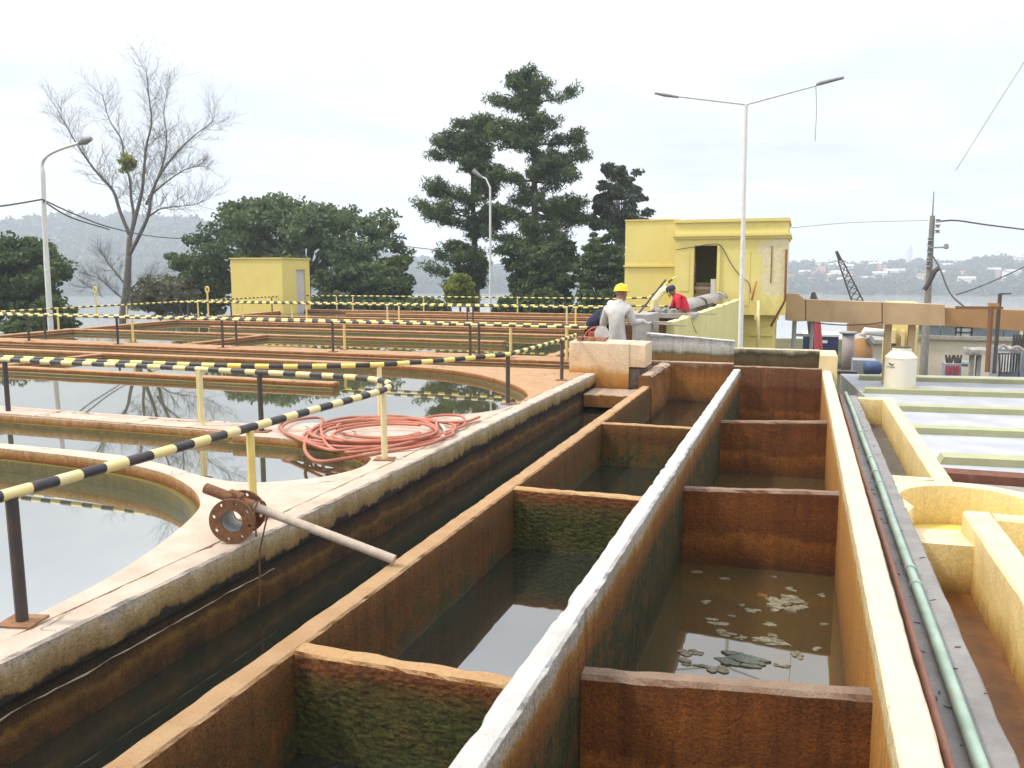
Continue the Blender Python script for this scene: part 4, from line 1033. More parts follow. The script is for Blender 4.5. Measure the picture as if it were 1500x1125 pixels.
MB().tube(catmull([b, at_y(68, 380, 24), at_y(63, 262, 24), at_y(62, 240, 24), at_y(70, 228, 24), at_y(90, 218, 24), at_y(118, 209, 24)], 5), [.10] * 6 + [.085] * 6 + [.06] * 7 + [.05] * 12, 10).build('post', M_white, lp2, smooth=True)
MB().tube([at_y(116, 210, 24), at_y(124, 206, 24), at_y(134, 203, 24)], [.07, .15, .07], 10).build('lamp_head', M_lamp, lp2)
lp3 = thing('street_lamp', 'thin white lamp post standing between the two pines', 'lamp post', tuple(at_y(718, 455, 40)))
b = at_y(718, 460, 40); b.z = -3.6
MB().tube([b, at_y(718, 275, 40), at_y(712, 262, 40), at_y(700, 256, 40)], [.075, .055, .04, .035], 8).build('post', M_white, lp3)
MB().tube([at_y(706, 260, 40), at_y(693, 250, 40)], [.07, .13], 8).build('lamp_head', M_lamp, lp3)
def wire(label, pts, r=.012, n=8, name='overhead_cable'):
    tag(MB().tube(catmull(pts, n), r, 5).build(name, M_pk), label, 'cable', 'overhead cables')
wire('overhead cable coming in from the left to the curved lamp post', [at_y(-60, 305, 20), at_y(0, 302, 22), at_y(62, 292, 23.9)], .03)
wire('overhead cable sagging from the curved lamp post past the bare tree', [at_y(64, 293, 23.9), at_y(110, 314, 27), at_y(165, 334, 32), at_y(240, 348, 40), at_y(330, 350, 50)], .03)
wire('second overhead cable sagging just under the first past the bare tree', [at_y(64, 295, 23.9), at_y(105, 319, 27), at_y(160, 336, 32)], .03)
wire('thin overhead cable behind the round tree towards the pines', [at_y(560, 356, 55), at_y(620, 364, 55), at_y(700, 372, 55)], .03)

# yellow hut by the left edge
hx1 = -21.7; 
M_hut = paint('hut_yellow', (.74, .61, .19), (.68, .54, .16), .75, 1.2, .25, .2, (.5, .38, .12))
fr = 30.2
hl, hr = at_y(338, 400, fr).x, at_y(413, 400, fr).x
hz = at_y(413, 379, fr).z
hut = thing('yellow_hut', 'small flat roofed yellow hut at the left edge of the tanks', 'hut', ((hl + hr)/2, fr + 1, -.1))
m = MB(); dd = 2.1
m.box(hl, hr - .12, fr, fr + dd, -3.5, hz); m.box(hr - .12, hr, fr, fr + 1.05, -3.5, hz); m.box(hr - .12, hr, fr + 1.75, fr + dd, -3.5, hz); m.box(hr - .12, hr, fr + 1.05, fr + 1.75, hz - .45, hz)
m.build('wall', M_hut, hut)
MB().box(hr - .119, hr - .06, fr + 1.08, fr + 1.72, -3.0, hz - .46).build('door', paint('grey_door', (.55, .52, .52), None, .6, 4, .2, .2), hut)
MB().box(hl - .04, hr + .05, fr - .05, fr + dd + .05, hz, hz + .05).build('roof', M_hut, hut)

# ------------------------------------------------------------------ the yard on the right
def thing_box(name, label, cat, u0, u1, v0, v1, Y, d, mat, zb=-3.6, part='body'):
    b = pbox(u0, u1, v0, v1, Y, d, zb)
    t = thing(name, label, cat, ((b[0]+b[1])/2, Y + d/2, b[4]))
    MB().box(*b).build(part, mat, t)
    return t, b
M_navy = paint('navy_steel', (.02, .03, .11), (.015, .02, .07), .5, 2, .2, .2, (.1, .1, .12))
t, b = thing_box('container', 'dark navy steel container beyond the low back wall', 'container', 1176, 1228, 493, 520, 48, 2.6, M_navy)
MB().box(b[0] - .03, b[1] + .03, 47.97, 50.63, b[5] + .004, b[5] + .12).build('white_rim', M_white, t)
MB().box(b[0] + 1.0, b[0] + 1.25, 47.98, 48.0, b[5] - .35, b[5] - .2).build('white_plate', M_white, t)
M_red = paint('crane_red', (.45, .06, .09), (.36, .05, .07), .5, 3, .2, .2)
kr = thing('crane_arm', 'red hydraulic arm with dark grab in front of the navy container', 'crane', tuple(at_y(1200, 520, 46)))
MB().tube([at_y(1200, 525, 46), at_y(1197, 475, 46), at_y(1196, 466, 46)], [.22, .19, .17], 8).build('arm', M_red, kr)
MB().tube([at_y(1196, 466, 46), at_y(1194, 440, 46), at_y(1191, 428, 46)], [.15, .16, .10], 7).build('upper_arm', M_pk, kr)
MB().tube([at_y(1191, 430, 46), at_y(1187, 462, 46), at_y(1186, 490, 46)], [.10, .2, .07], 7).build('grab', M_pk, kr)
cr = thing('lattice_crane', 'dark lattice crane boom rising above the river on the right', 'crane', tuple(at_y(1275, 492, 66)))
c_t = at_y(1231, 382, 66); c_b = at_y(1268, 470, 66); dirb = (c_b - c_t)
side_ = Vector((1, 0, .35)).normalized(); dep = Vector((0, 1, 0))
def corner(t, i): 
    wd = .30 + .62 * t
    return c_t + dirb * t + side_ * (wd * (.5 if i % 2 else -.5)) + dep * (wd * (.5 if i // 2 else -.5))
for i in range(4): MB().tube([corner(0, i), corner(1, i)], .045, 5).build('chord', M_pk, cr)
for k in range(10):
    t0, t1 = k / 10, (k + 1) / 10; m = MB()
    for i, j in ((0, 1), (2, 3), (0, 2), (1, 3)):
        m.tube([corner(t0, i), corner(t1, j)], .022, 4); m.tube([corner(t0, j), corner(t1, i)], .022, 4)
    m.build('lattice_brace', M_pk, cr)
MB().hexa([corner(0, 0), corner(0, 1), corner(0, 3), corner(0, 2), corner(-.16, 0), corner(-.16, 1), corner(-.16, 3), corner(-.16, 2)]).build('boom_head', M_pk, cr)
MB().box(c_b.x - 1.2, c_b.x + 1.6, 65, 67.4, -3.6, c_b.z + .1).build('cab', M_chan2, cr)
# pale machine house, pipes
t, b = thing_box('machine_shed', 'pale grey low shed behind the white water tank', 'shed', 1245, 1297, 503, 545, 50, 5, paint('pale_shed', (.58, .56, .53), (.5, .47, .43), .8, 2, .3, .3))
MB().box(b[0] - .2, b[1] + .2, 49.8, 55.2, b[5] + .003, b[5] + .22).build('roof', M_grey, t)
t = thing('vent_pipe', 'grey metal vent pipe with cap beside the navy container', 'pipe', tuple(at_y(1243, 540, 40)))
MB().tube([at_y(1241, 545, 40), at_y(1243, 489, 40)], .27, 10).build('pipe_tube', paint('grey_pipe', (.35, .3, .29), None, .6, 3, .2, .4), t, smooth=True)
MB().lathe([(.36, 0), (.4, .05), (.36, .1), (0, .12)], at_y(1243, 489, 40), 12).build('cap', M_lamp, t)
t = thing('vent_pipe', 'brown rusty vent pipe with bent top behind the white water tank', 'pipe', tuple(at_y(1265, 540, 38)))
MB().tube([at_y(1265, 545, 38), at_y(1265, 496, 38)], .36, 12).build('pipe_tube', M_chan2, t, smooth=True)
MB().tube([at_y(1264, 493, 38), at_y(1267, 485, 38), at_y(1297, 488, 38)], .16, 8).build('elbow', M_white, t, smooth=True)
MB().tube([at_y(1272, 494, 37.6), at_y(1279, 503, 37.6)], .16, 6).build('spout', M_lamp, t)
M_tx = paint('transformer_grey', (.30, .32, .35), (.24, .26, .28), .5, 3, .2, .3, (.2, .15, .1))
t, b = thing_box('electric_pump', 'grey pump cabinet with blue motor behind the white roof', 'pump', 1249, 1284, 528, 552, 34, 1.0, M_tx)
MB().lathe([(.0, -.05), (.25, 0), (.28, .3), (.22, .55), (0, .6)], ((b[0]+b[1])/2, 33.7, b[5] - .25), 14, (1, .2, 0)).build('motor', paint('blue_motor', (.05, .09, .2), None, .5, 5, .2, .3), t, smooth=True)
tag(MB().box(*pbox(1226, 1256, 544, 549, 31.5, .4)).build('dark_bench', M_pk), 'black steel beam at the far edge of the white roof', 'beam')
for k, (u0, u1, v0, v1, Y) in enumerate(((1302, 1312, 470, 545, 42), (1314, 1328, 468, 545, 43), (1330, 1345, 480, 545, 41))):
    pass
yb = thing('yellow_tower', 'yellow ribbed concrete tower behind the white water tank', 'tower', tuple(at_y(1322, 545, 42)))
b = pbox(1302, 1345, 444, 545, 42, 3, -3.6); MB().box(*b).build('wall', M_yel, yb)
for u0, u1, v0 in ((1306, 1311, 483), (1319, 1324, 485), (1334, 1342, 478)):
    bb = pbox(u0, u1, v0, 545, 41.6, .4, -3.6); MB().box(*bb).build('buttress', M_yel2, yb)
bb = pbox(1305, 1312, 503, 530, 41.5, .05); MB().box(*bb).build('opening_shade_panel', M_dark, yb)  # dark sheet on the wall, its colour stands in for a shaded opening
M_cream = paint('cream_building', (.66, .60, .50), (.60, .52, .41), .85, 1.5, .3, .4, (.42, .33, .24))
M_glassg = paint('grey_glazing', (.20, .23, .26), (.15, .17, .19), .2, 1.5, .05, .1, (.3, .3, .3))
cb_ = thing('long_building', 'long low cream building with grey window band behind the raised channel', 'building', tuple(at_y(1430, 545, 46)))
b = pbox(1340, 1600, 499, 548, 46, 8, -4.2); MB().box(*b).build('wall', M_cream, cb_)
MB().box(b[0], b[1], 45.8, 54.2, b[5], b[5] + .18).build('ledge', M_grey, cb_)
b2 = pbox(1340, 1600, 476, 495, 46.2, 7.6)
for k, (u0, u1) in enumerate(((1340, 1358), (1359, 1377), (1378, 1399), (1425, 1447), (1448, 1470), (1471, 1493), (1500, 1530), (1531, 1560))):
    bb = pbox(u0, u1, 474, 497, 46.2, .1, b[5] + .181); MB().box(*bb).build('window_pane', M_glassg, cb_)
bb = pbox(1400, 1424, 474, 497, 46.3, .06, b[5] + .181); wnd = MB().box(*bb).build('bright_window', paint('bright_pane', (.75, .77, .78), None, .3, 2, 0, 0), cb_)
for u0, u1, v0, v1 in ((1400, 1401.5, 474, 496), (1407, 1409, 474, 496), (1400, 1424, 479, 480.5), (1400, 1424, 486, 488), (1422.5, 1424, 474, 496)):
    MB().box(*pbox(u0, u1, v0, v1, 46.22, .06)).build('window_bar', M_pk, wnd)
MB().box(*pbox(1340, 1600, 466, 474.5, 46, 8)).build('roof', M_grey, cb_)
bb = pbox(1494, 1499, 474, 497, 46.1, .4, b[5] + .181); MB().box(*bb).build('window_pier', M_cream, cb_)
# utility pole
up = thing('utility_pole', 'grey concrete utility pole with insulators, arm light and antenna', 'utility pole', tuple(at_y(1357, 545, 33)))
pt_, pb_ = at_y(1366, 316, 33), at_y(1353, 548, 33); pb_.z = -3.6
MB().tube([pb_, pb_.lerp(pt_, .5), pt_], [.16, .125, .085], 10).build('pole', paint('pole_concrete', (.27, .25, .22), (.2, .185, .16), .9, 5, .4, .4), up)
MB().tube([pt_ - Vector((0, 0, .2)), at_y(1368, 280, 33)], [.035, .015], 6).build('antenna', M_lamp, up)
for v in (322, 328, 334, 343, 349, 356, 366, 372):
    q = pb_.lerp(pt_, (548 - v) / 232.0)
    MB().lathe([(.0, -.06), (.10, -.05), (.05, 0), (.10, .05), (0, .06)], q + Vector((.17 if v < 340 else -.05, -.1, 0)), 8).build('insulator', M_lamp, up)
MB().tube([at_y(1361, 363, 32.8), at_y(1384, 362, 32.8)], .03, 6).build('light_arm', M_lamp, up)
MB().lathe([(.0, -.1), (.09, -.06), (.07, .08), (0, .1)], at_y(1386, 361, 32.8), 8).build('arm_light', M_lamp, up)
MB().tube(catmull([at_y(1354, 425, 32.7), at_y(1363, 410, 32.7), at_y(1369, 398, 32.7), at_y(1377, 392, 32.7)], 4), .09, 6).build('cable_bundle', M_pk, up)
wire('dark drop cable from the utility pole down to the raised channel', [at_y(1364, 372, 32.8), at_y(1376, 392, 32), at_y(1392, 430, 31), at_y(1416, 452, 30)], .03)
wire('upper power line leaving the utility pole to the right', [at_y(1372, 325, 33), at_y(1400, 323, 34), at_y(1450, 330, 36), at_y(1540, 341, 40)], .03)
wire('thin cable rising to the right edge above the river', [at_y(1400, 432, 33), at_y(1430, 422, 33), at_y(1470, 405, 33), at_y(1540, 372, 33)], .02)
wire('faint thin power line between pump house and utility pole', [at_y(1158, 334, 27), at_y(1250, 326, 30), at_y(1360, 323, 33)], .008)
wire('hair-thin line slanting up across the right sky', [at_y(1400, 250, 45), at_y(1450, 170, 45), at_y(1520, 60, 45)], .012)
# switchgear
t, b = thing_box('switchgear', 'small red fronted switchgear with upright insulators by the long building', 'switchgear', 1384, 1408, 533, 552, 36, .8, M_tx)
for k in range(3): MB().box(*pbox(1386 + k*7, 1391 + k*7, 536, 548, 35.95, .04)).build('red_panel', M_red, t)
for k in range(6):
    q = at_y(1388 + (k % 3) * 2.2 + (k // 3) * 12, 532, 36.3)
    MB().tube([q, q + Vector(((k % 3 - 1) * .08, 0, .33))], [.07, .035], 6).build('insulator', M_pk, t)
MB().tube([at_y(1408, 532, 36.2), at_y(1418, 533, 36.2)], .12, 8).build('bushing', M_tx, t)
t = thing('concrete_trestle', 'two concrete posts carrying a rough slab by the long building', 'trestle', tuple(at_y(1428, 545, 37)))
for u in (1424, 1434): MB().box(*pbox(u - 3, u + 3, 518, 550, 37, .3, -3.6)).build('post', M_grey, t)
q = at_y(1427, 514, 37.1); MB().wall((q.x - .38, 37.1), (q.x + .38, 37.1), .6, q.z + .12, q.z - .14, step=.08, jit=.05, ch=.06, seed=7).build('cap_slab', M_grey, t)
t, b = thing_box('transformer', 'grey power transformer with fins and bushings at the right edge', 'transformer', 1464, 1512, 512, 552, 34, 1.6, M_tx)
for k in range(8): MB().box(*pbox(1465 + k * 4.2, 1466.8 + k * 4.2, 516, 545, 33.7, .3)).build('cooling_fin', M_white if k < 4 else M_tx, t)
for k in range(4):
    q = at_y(1484 + k * 4.5, 512, 34.5); MB().tube([q - Vector((0, 0, .1)), q + Vector((0, 0, .55))], [.07, .04], 6).build('bushing', M_pk, t)
MB().tube(catmull([at_y(1462, 512, 33.8), at_y(1470, 506, 33.8), at_y(1478, 512, 33.8), at_y(1490, 508, 33.8), at_y(1500, 514, 33.8)], 4), .06, 6).build('pipework', M_galv, t)
fn = thing('yard_fence', 'dark steel pipe fence in front of the transformer', 'fence', tuple(at_y(1480, 548, 32.5)))
MB().tube([at_y(1462, 518, 32.5), at_y(1492, 518, 32.5)], .03, 6).build('rail', M_pk, fn)
for u in (1464, 1492): MB().tube([at_y(u, 518, 32.5), at_y(u, 552, 32.5)], .035, 6).build('post', M_pk, fn)

# ================================================================== people
M_skin = paint('skin', (.28, .15, .09), (.24, .125, .075), .55, 20, .1, 0)
M_shirtg = paint('grey_shirt', (.56, .545, .52), (.45, .435, .415), .9, 9, .9, .25, (.26, .25, .24), True, bscale=9)
M_trk = paint('khaki_trousers', (.16, .12, .075), (.11, .085, .055), .9, 8, .5, .2)
M_red_s = paint('red_shirt', (.58, .03, .05), (.45, .02, .035), .85, 7, .5, .1, (.3, .02, .03), bscale=12)
M_navyc = paint('navy_cloth', (.035, .04, .075), (.025, .028, .05), .9, 8, .5, .2, (.12, .06, .1), bscale=12)
M_blackc = paint('black_cloth', (.02, .02, .022), None, .9, 8, .3, 0)
M_glove = paint('white_glove', (.62, .60, .57), (.5, .48, .45), .9, 12, .4, .2)
M_hatY = paint('yellow_hard_hat', (.85, .62, .02), None, .3, 5, .05, .1, (.6, .45, .05))
M_hatN = paint('navy_cap', (.03, .035, .07), None, .8, 8, .2, .1)
M_hatW = paint('white_cap', (.72, .70, .60), None, .7, 8, .2, .1)
M_boot = paint('boots', (.05, .035, .025), None, .7, 8, .3, .2)
def person(label, J, rad, edges, zones, mats, hat, hatmat, face, subdiv=2):
    """J joints, edges (a, b, zone); the skin is grown round the skeleton as one surface and coloured by zone"""
    names = list(J); idx = {n: i for i, n in enumerate(names)}
    me = bpy.data.meshes.new('skeleton')
    me.from_pydata([tuple(J[n]) for n in names], [(idx[a], idx[b]) for a, b, z in edges], [])
    o = bpy.data.objects.new('skeleton', me); COL.objects.link(o)
    md = o.modifiers.new('skin', 'SKIN'); md.use_smooth_shade = True
    sub = o.modifiers.new('sub', 'SUBSURF'); sub.levels = subdiv; sub.render_levels = subdiv
    for i, n in enumerate(names):
        r_ = rad[n]; me.skin_vertices[0].data[i].radius = r_ if isinstance(r_, tuple) else (r_, r_)
        me.skin_vertices[0].data[i].use_root = (n == 'pelvis')
    dg = bpy.context.evaluated_depsgraph_get(); dg.update()
    nm = bpy.data.meshes.new_from_object(o.evaluated_get(dg))
    bpy.data.objects.remove(o)
    base = Vector((J['pelvis'].x, J['pelvis'].y, min(J[n].z for n in J)))
    t = thing('person', label, 'person', tuple(base))
    nm.materials.clear()
    for m in mats: nm.materials.append(m)
    # ears, nose, brow and chin are welded on as part of the same mesh
    H = J['head']; fw = face.normalized(); sd = fw.cross(Vector((0, 0, 1))).normalized()
    bm = bmesh.new(); bm.from_mesh(nm)
    uh = (J['headtop'] - J['neck']).normalized(); fw = (fw - uh * fw.dot(uh)).normalized(); sd = fw.cross(uh).normalized()
    for off, r_ in ((fw * .100 - uh * .005, .017), (sd * .082, .022), (sd * -.082, .022), (fw * .072 - uh * .07, .028),
                    (fw * .088 + sd * .032 + uh * .02, .012), (fw * .088 - sd * .032 + uh * .02, .012), (fw * .088 - uh * .042, .016)):
        bmesh.ops.create_icosphere(bm, subdivisions=1, radius=r_, matrix=Matrix.Translation(H + off))
    bm.to_mesh(nm); bm.free()
    segs = [(Vector(J[a]), Vector(J[b]), z) for a, b, z in edges]
    for p in nm.polygons:
        c = p.center; best = 1e9; bz = 0
        for a, b, z in segs:
            ab = b - a; tt = max(0, min(1, (c - a).dot(ab) / max(1e-9, ab.length_squared)))
            d = (c - (a + ab * tt)).length
            if d < best: best, bz = d, z
        p.material_index = zones[bz]; p.use_smooth = True
    body = link('body', nm, None, t)
    up = (J['headtop'] - J['neck']).normalized(); hc = J['head'] + up * .045
    if hat == 'hard':
        prof = [(.145, 0), (.140, .012), (.128, .014), (.125, .05), (.108, .095), (.07, .125), (0, .135)]
        h = MB().lathe(prof, hc, 20, up); 
        ho = h.build('hard_hat', hatmat, t, smooth=True)
        MB().cbox(hc + fw * .14 + up * .008, .14, .10, .012, math.atan2(fw.y, fw.x) - math.pi/2).build('peak', hatmat, ho)
        MB().tube([hc - fw * .11 + up * .075, hc - fw * .06 + up * .118, hc + up * .140, hc + fw * .06 + up * .118, hc + fw * .11 + up * .075], .012, 6).build('ridge', hatmat, ho, smooth=True)
    else:
        h = MB().lathe([(.112, -.01), (.113, .03), (.10, .075), (.06, .10), (0, .108)], hc, 18, up).build('cap', hatmat, t, smooth=True)
        MB().cbox(hc + fw * .15 + up * .002, .13, .11, .010, math.atan2(fw.y, fw.x) - math.pi/2).build('peak', hatmat, h)
    return t
def hand(J, rad, edges, tag_, wrist, d, side, zone):
    """palm with five unequal, bent fingers"""
    d = d.normalized(); side = (side - d * side.dot(d)).normalized(); dn = d.cross(side)
    J['palm' + tag_] = wrist + d * .075; rad['palm' + tag_] = (.036, .02); edges.append(('wrist' + tag_, 'palm' + tag_, zone))
    for k, (o, L) in enumerate(((-.030, .062), (-.010, .076), (.010, .072), (.029, .056))):
        a = 'f%d%s' % (k, tag_)
        J[a + 'a'] = J['palm' + tag_] + side * o + d * .035; J[a + 'b'] = J[a + 'a'] + d * L * .55 + dn * .018; J[a + 'c'] = J[a + 'b'] + d * L * .25 + dn * .03
        for q in 'abc': rad[a + q] = .0095
        edges += [('palm' + tag_, a + 'a', zone), (a + 'a', a + 'b', zone), (a + 'b', a + 'c', zone)]
    J['th' + tag_ + 'a'] = wrist + d * .04 - side * .045; J['th' + tag_ + 'b'] = wrist + d * .085 - side * .062 + dn * .015
    rad['th' + tag_ + 'a'] = .012; rad['th' + tag_ + 'b'] = .0105
    edges += [('palm' + tag_, 'th' + tag_ + 'a', zone), ('th' + tag_ + 'a', 'th' + tag_ + 'b', zone)]
def P3(u, v, y): return at_y(u, v, y)
# floor the standing worker stands on
tag(MB().box(-3.255, -2.3, 13.62, 15.45, -1.3, -.42).build('standing_ledge', M_grey), 'sunken grey ledge the grey shirted worker stands on', 'ledge')
# --- grey shirt, yellow hat, back turned
Y0 = 14.15
J = {'pelvis': P3(905, 506, Y0), 'waist': P3(904, 488, Y0), 'chest': P3(904, 465, Y0), 'collar': P3(906, 450, Y0), 'neck': P3(909, 440, Y0 + .02), 'head': P3(910, 431, Y0 + .04), 'headtop': P3(910, 424, Y0 + .04)}
J['shL'] = P3(890, 454, Y0 - .02); J['elL'] = P3(884, 474, Y0 + .12); J['wristL'] = P3(882, 488, Y0 + .34)
J['shR'] = P3(920, 454, Y0 + .04); J['elR'] = P3(927, 474, Y0 + .08); J['wristR'] = P3(940, 470, Y0 + .30)
for s, dx in (('L', -.10), ('R', .10)):
    h = J['pelvis'] + Vector((dx, .0, -.06)); J['hip' + s] = h
    J['knee' + s] = Vector((h.x + dx * .2, h.y + .03, h.z - .40)); J['ankle' + s] = Vector((h.x + dx * .3, h.y - .02, -.35)); J['toe' + s] = Vector((h.x + dx * .4, h.y + .17, -.385))
rad = {'pelvis': (.185, .135), 'waist': (.20, .14), 'chest': (.235, .155), 'collar': (.16, .11), 'neck': .058, 'head': (.088, .10), 'headtop': (.078, .09),
       'shL': .095, 'elL': .075, 'wristL': .048, 'shR': .098, 'elR': .08, 'wristR': .052, 'hipL': .10, 'hipR': .10, 'kneeL': .072, 'kneeR': .072, 'ankleL': .052, 'ankleR': .052, 'toeL': .04, 'toeR': .04}
edges = [('pelvis', 'waist', 'shirt'), ('waist', 'chest', 'shirt'), ('chest', 'collar', 'shirt'), ('collar', 'neck', 'shirt'), ('neck', 'head', 'skin'), ('head', 'headtop', 'skin')]
for s in 'LR':
    edges += [('collar', 'sh' + s, 'shirt'), ('sh' + s, 'el' + s, 'shirt'), ('el' + s, 'wrist' + s, 'shirt'), ('pelvis', 'hip' + s, 'trs'), ('hip' + s, 'knee' + s, 'trs'), ('knee' + s, 'ankle' + s, 'trs'), ('ankle' + s, 'toe' + s, 'boot')]
hand(J, rad, edges, 'R', J['wristR'], Vector((.9, .15, -.35)), Vector((.1, 1, .2)), 'glove')
hand(J, rad, edges, 'L', J['wristL'], Vector((0, .5, -.8)), Vector((1, 0, 0)), 'glove')
person('worker in grey shirt and yellow hard hat standing with his back turned', J, rad, edges, {'shirt': 0, 'skin': 1, 'trs': 2, 'glove': 3, 'boot': 4}, [M_shirtg, M_skin, M_trk, M_glove, M_boot], 'hard', M_hatY, Vector((.75, .65, -.12)))
tag(MB().tube([J['wristR'] + Vector((-.55, -.05, .02)), J['wristR'] + Vector((.07, .03, -.045)), J['wristR'] + Vector((.75, .12, -.08))], .012, 6).build('steel_bar', M_lamp), 'thin steel bar in the gloved hand of the grey shirted worker', 'bar')
# --- red shirt, stooping
Y1 = 18.9
J = {'pelvis': P3(1003, 462, Y1), 'waist': P3(1002, 452, Y1), 'chest': P3(996, 441, Y1), 'collar': P3(991, 434.5, Y1), 'neck': P3(987.5, 431.5, Y1 - .02), 'head': P3(984, 427.5, Y1 - .03), 'headtop': P3(984.5, 423, Y1 - .03)}
J['shL'] = P3(990, 437, Y1 + .16); J['elL'] = P3(984, 451, Y1 + .15); J['wristL'] = P3(979, 458, Y1 + .0)
J['shR'] = P3(993, 438, Y1 - .17); J['elR'] = P3(994, 452, Y1 - .22); J['wristR'] = P3(985, 458, Y1 - .25)
fz = -.04
for s, dy in (('L', .10), ('R', -.10)):
    h = J['pelvis'] + Vector((0, dy, -.05)); J['hip' + s] = h
    J['knee' + s] = Vector((h.x - .12, h.y, h.z - .30)); J['ankle' + s] = Vector((h.x + .02, h.y, fz + .06)); J['toe' + s] = Vector((h.x - .17, h.y, fz + .03))
rad = dict(rad0) if False else {'pelvis': (.13, .15), 'waist': (.13, .155), 'chest': (.14, .17), 'collar': (.09, .13), 'neck': .055, 'head': (.088, .098), 'headtop': (.078, .088),
       'shL': .075, 'elL': .052, 'wristL': .034, 'shR': .075, 'elR': .052, 'wristR': .034, 'hipL': .095, 'hipR': .095, 'kneeL': .07, 'kneeR': .07, 'ankleL': .05, 'ankleR': .05, 'toeL': .04, 'toeR': .04}
edges = [('pelvis', 'waist', 'shirt'), ('waist', 'chest', 'shirt'), ('chest', 'collar', 'shirt'), ('collar', 'neck', 'shirt'), ('neck', 'head', 'skin'), ('head', 'headtop', 'skin')]
for s in 'LR':
    edges += [('collar', 'sh' + s, 'shirt'), ('sh' + s, 'el' + s, 'shirt'), ('el' + s, 'wrist' + s, 'sleeve'), ('pelvis', 'hip' + s, 'trs'), ('hip' + s, 'knee' + s, 'trs'), ('knee' + s, 'ankle' + s, 'trs'), ('ankle' + s, 'toe' + s, 'boot')]
hand(J, rad, edges, 'R', J['wristR'], Vector((-.6, 0, -.8)), Vector((0, 1, 0)), 'glove'); hand(J, rad, edges, 'L', J['wristL'], Vector((-.6, 0, -.8)), Vector((0, 1, 0)), 'glove')
person('worker in red shirt and dark cap stooping beside the flume', J, rad, edges, {'shirt': 0, 'skin': 1, 'trs': 2, 'glove': 3, 'boot': 4, 'sleeve': 5}, [M_red_s, M_skin, M_trk, M_skin, M_boot, M_blackc], 'cap', M_hatN, Vector((-.9, -.1, -.45)))
# --- navy clothes, crouching behind
Y2 = 15.0
J = {'pelvis': P3(864, 484, Y2), 'waist': P3(870, 473, Y2), 'chest': P3(880, 464, Y2 + .03), 'collar': P3(887, 459, Y2 + .05), 'neck': P3(891, 456, Y2 + .06), 'head': P3(895, 452, Y2 + .08), 'headtop': P3(896, 447, Y2 + .08)}
J['shL'] = P3(884, 463, Y2 + .22); J['elL'] = P3(890, 476, Y2 + .2); J['wristL'] = P3(898, 486, Y2 + .1)
J['shR'] = P3(882, 466, Y2 - .12); J['elR'] = P3(884, 480, Y2 - .2); J['wristR'] = P3(893, 488, Y2 - .2)
for s, dy in (('L', .13), ('R', -.12)):
    h = J['pelvis'] + Vector((0, dy, -.03)); J['hip' + s] = h
    J['knee' + s] = Vector((h.x + .34, h.y + dy * .3, h.z - .06)); J['ankle' + s] = Vector((h.x - .02, h.y + dy * .2, .065)); J['toe' + s] = Vector((h.x + .17, h.y + dy * .3, .035))
edges = [('pelvis', 'waist', 'shirt'), ('waist', 'chest', 'shirt'), ('chest', 'collar', 'shirt'), ('collar', 'neck', 'shirt'), ('neck', 'head', 'skin'), ('head', 'headtop', 'skin')]
for n in [k for k in rad if k[:2] in ('pa', 'f0', 'f1', 'f2', 'f3', 'th')]: rad.pop(n)
for s in 'LR':
    edges += [('collar', 'sh' + s, 'shirt'), ('sh' + s, 'el' + s, 'shirt'), ('el' + s, 'wrist' + s, 'shirt'), ('pelvis', 'hip' + s, 'trs'), ('hip' + s, 'knee' + s, 'trs'), ('knee' + s, 'ankle' + s, 'trs'), ('ankle' + s, 'toe' + s, 'boot')]
hand(J, rad, edges, 'R', J['wristR'], Vector((.8, 0, -.6)), Vector((0, 1, 0)), 'skin'); hand(J, rad, edges, 'L', J['wristL'], Vector((.8, 0, -.6)), Vector((0, 1, 0)), 'skin')
person('worker in dark navy clothes crouching behind the grey shirted worker', J, rad, edges, {'shirt': 0, 'skin': 1, 'trs': 2, 'boot': 3}, [M_navyc, M_skin, M_blackc, M_boot], 'cap', M_hatW, Vector((.9, .3, -.3)))
# power cutter and loose bricks on the block
ct = thing('power_cutter', 'red and white power cutter standing on the cream block', 'tool', (-3.2, 13.35, .5))
q = P3(871, 494, 13.35); M_cut = paint('cutter_red', (.5, .10, .06), None, .5, 8, .2, .2)
MB().cbox((q.x, 13.35, .575), .20, .14, .13, .3).build('motor_housing', M_cut, ct)
MB().tube(catmull([(q.x - .16, 13.32, .53), (q.x - .13, 13.32, .62), (q.x - .03, 13.33, .70), (q.x + .10, 13.35, .72), (q.x + .16, 13.37, .66)], 5), .017, 6).build('handle', M_cut, ct, smooth=True)
MB().lathe([(.0, 0), (.12, 0), (.12, .025), (0, .025)], (q.x + .14, 13.25, .625), 20, (0.25, -1, 0)).build('blade_guard', M_glove, ct)
for i in range(5):
    M_br = paint('loose_brick', (.38, .2, .12), (.3, .15, .09), .9, 12, .5, .2) if i == 0 else M_br
    tag(MB().cbox((-3.40 + .085 * i + (.02 if i > 2 else 0), 13.16 + .05 * (i % 2), .535), .075, .15, .062, .3 * i).build('loose_brick', M_br), 'loose broken brick lying on the cream block', 'brick', 'bricks on the cream block')

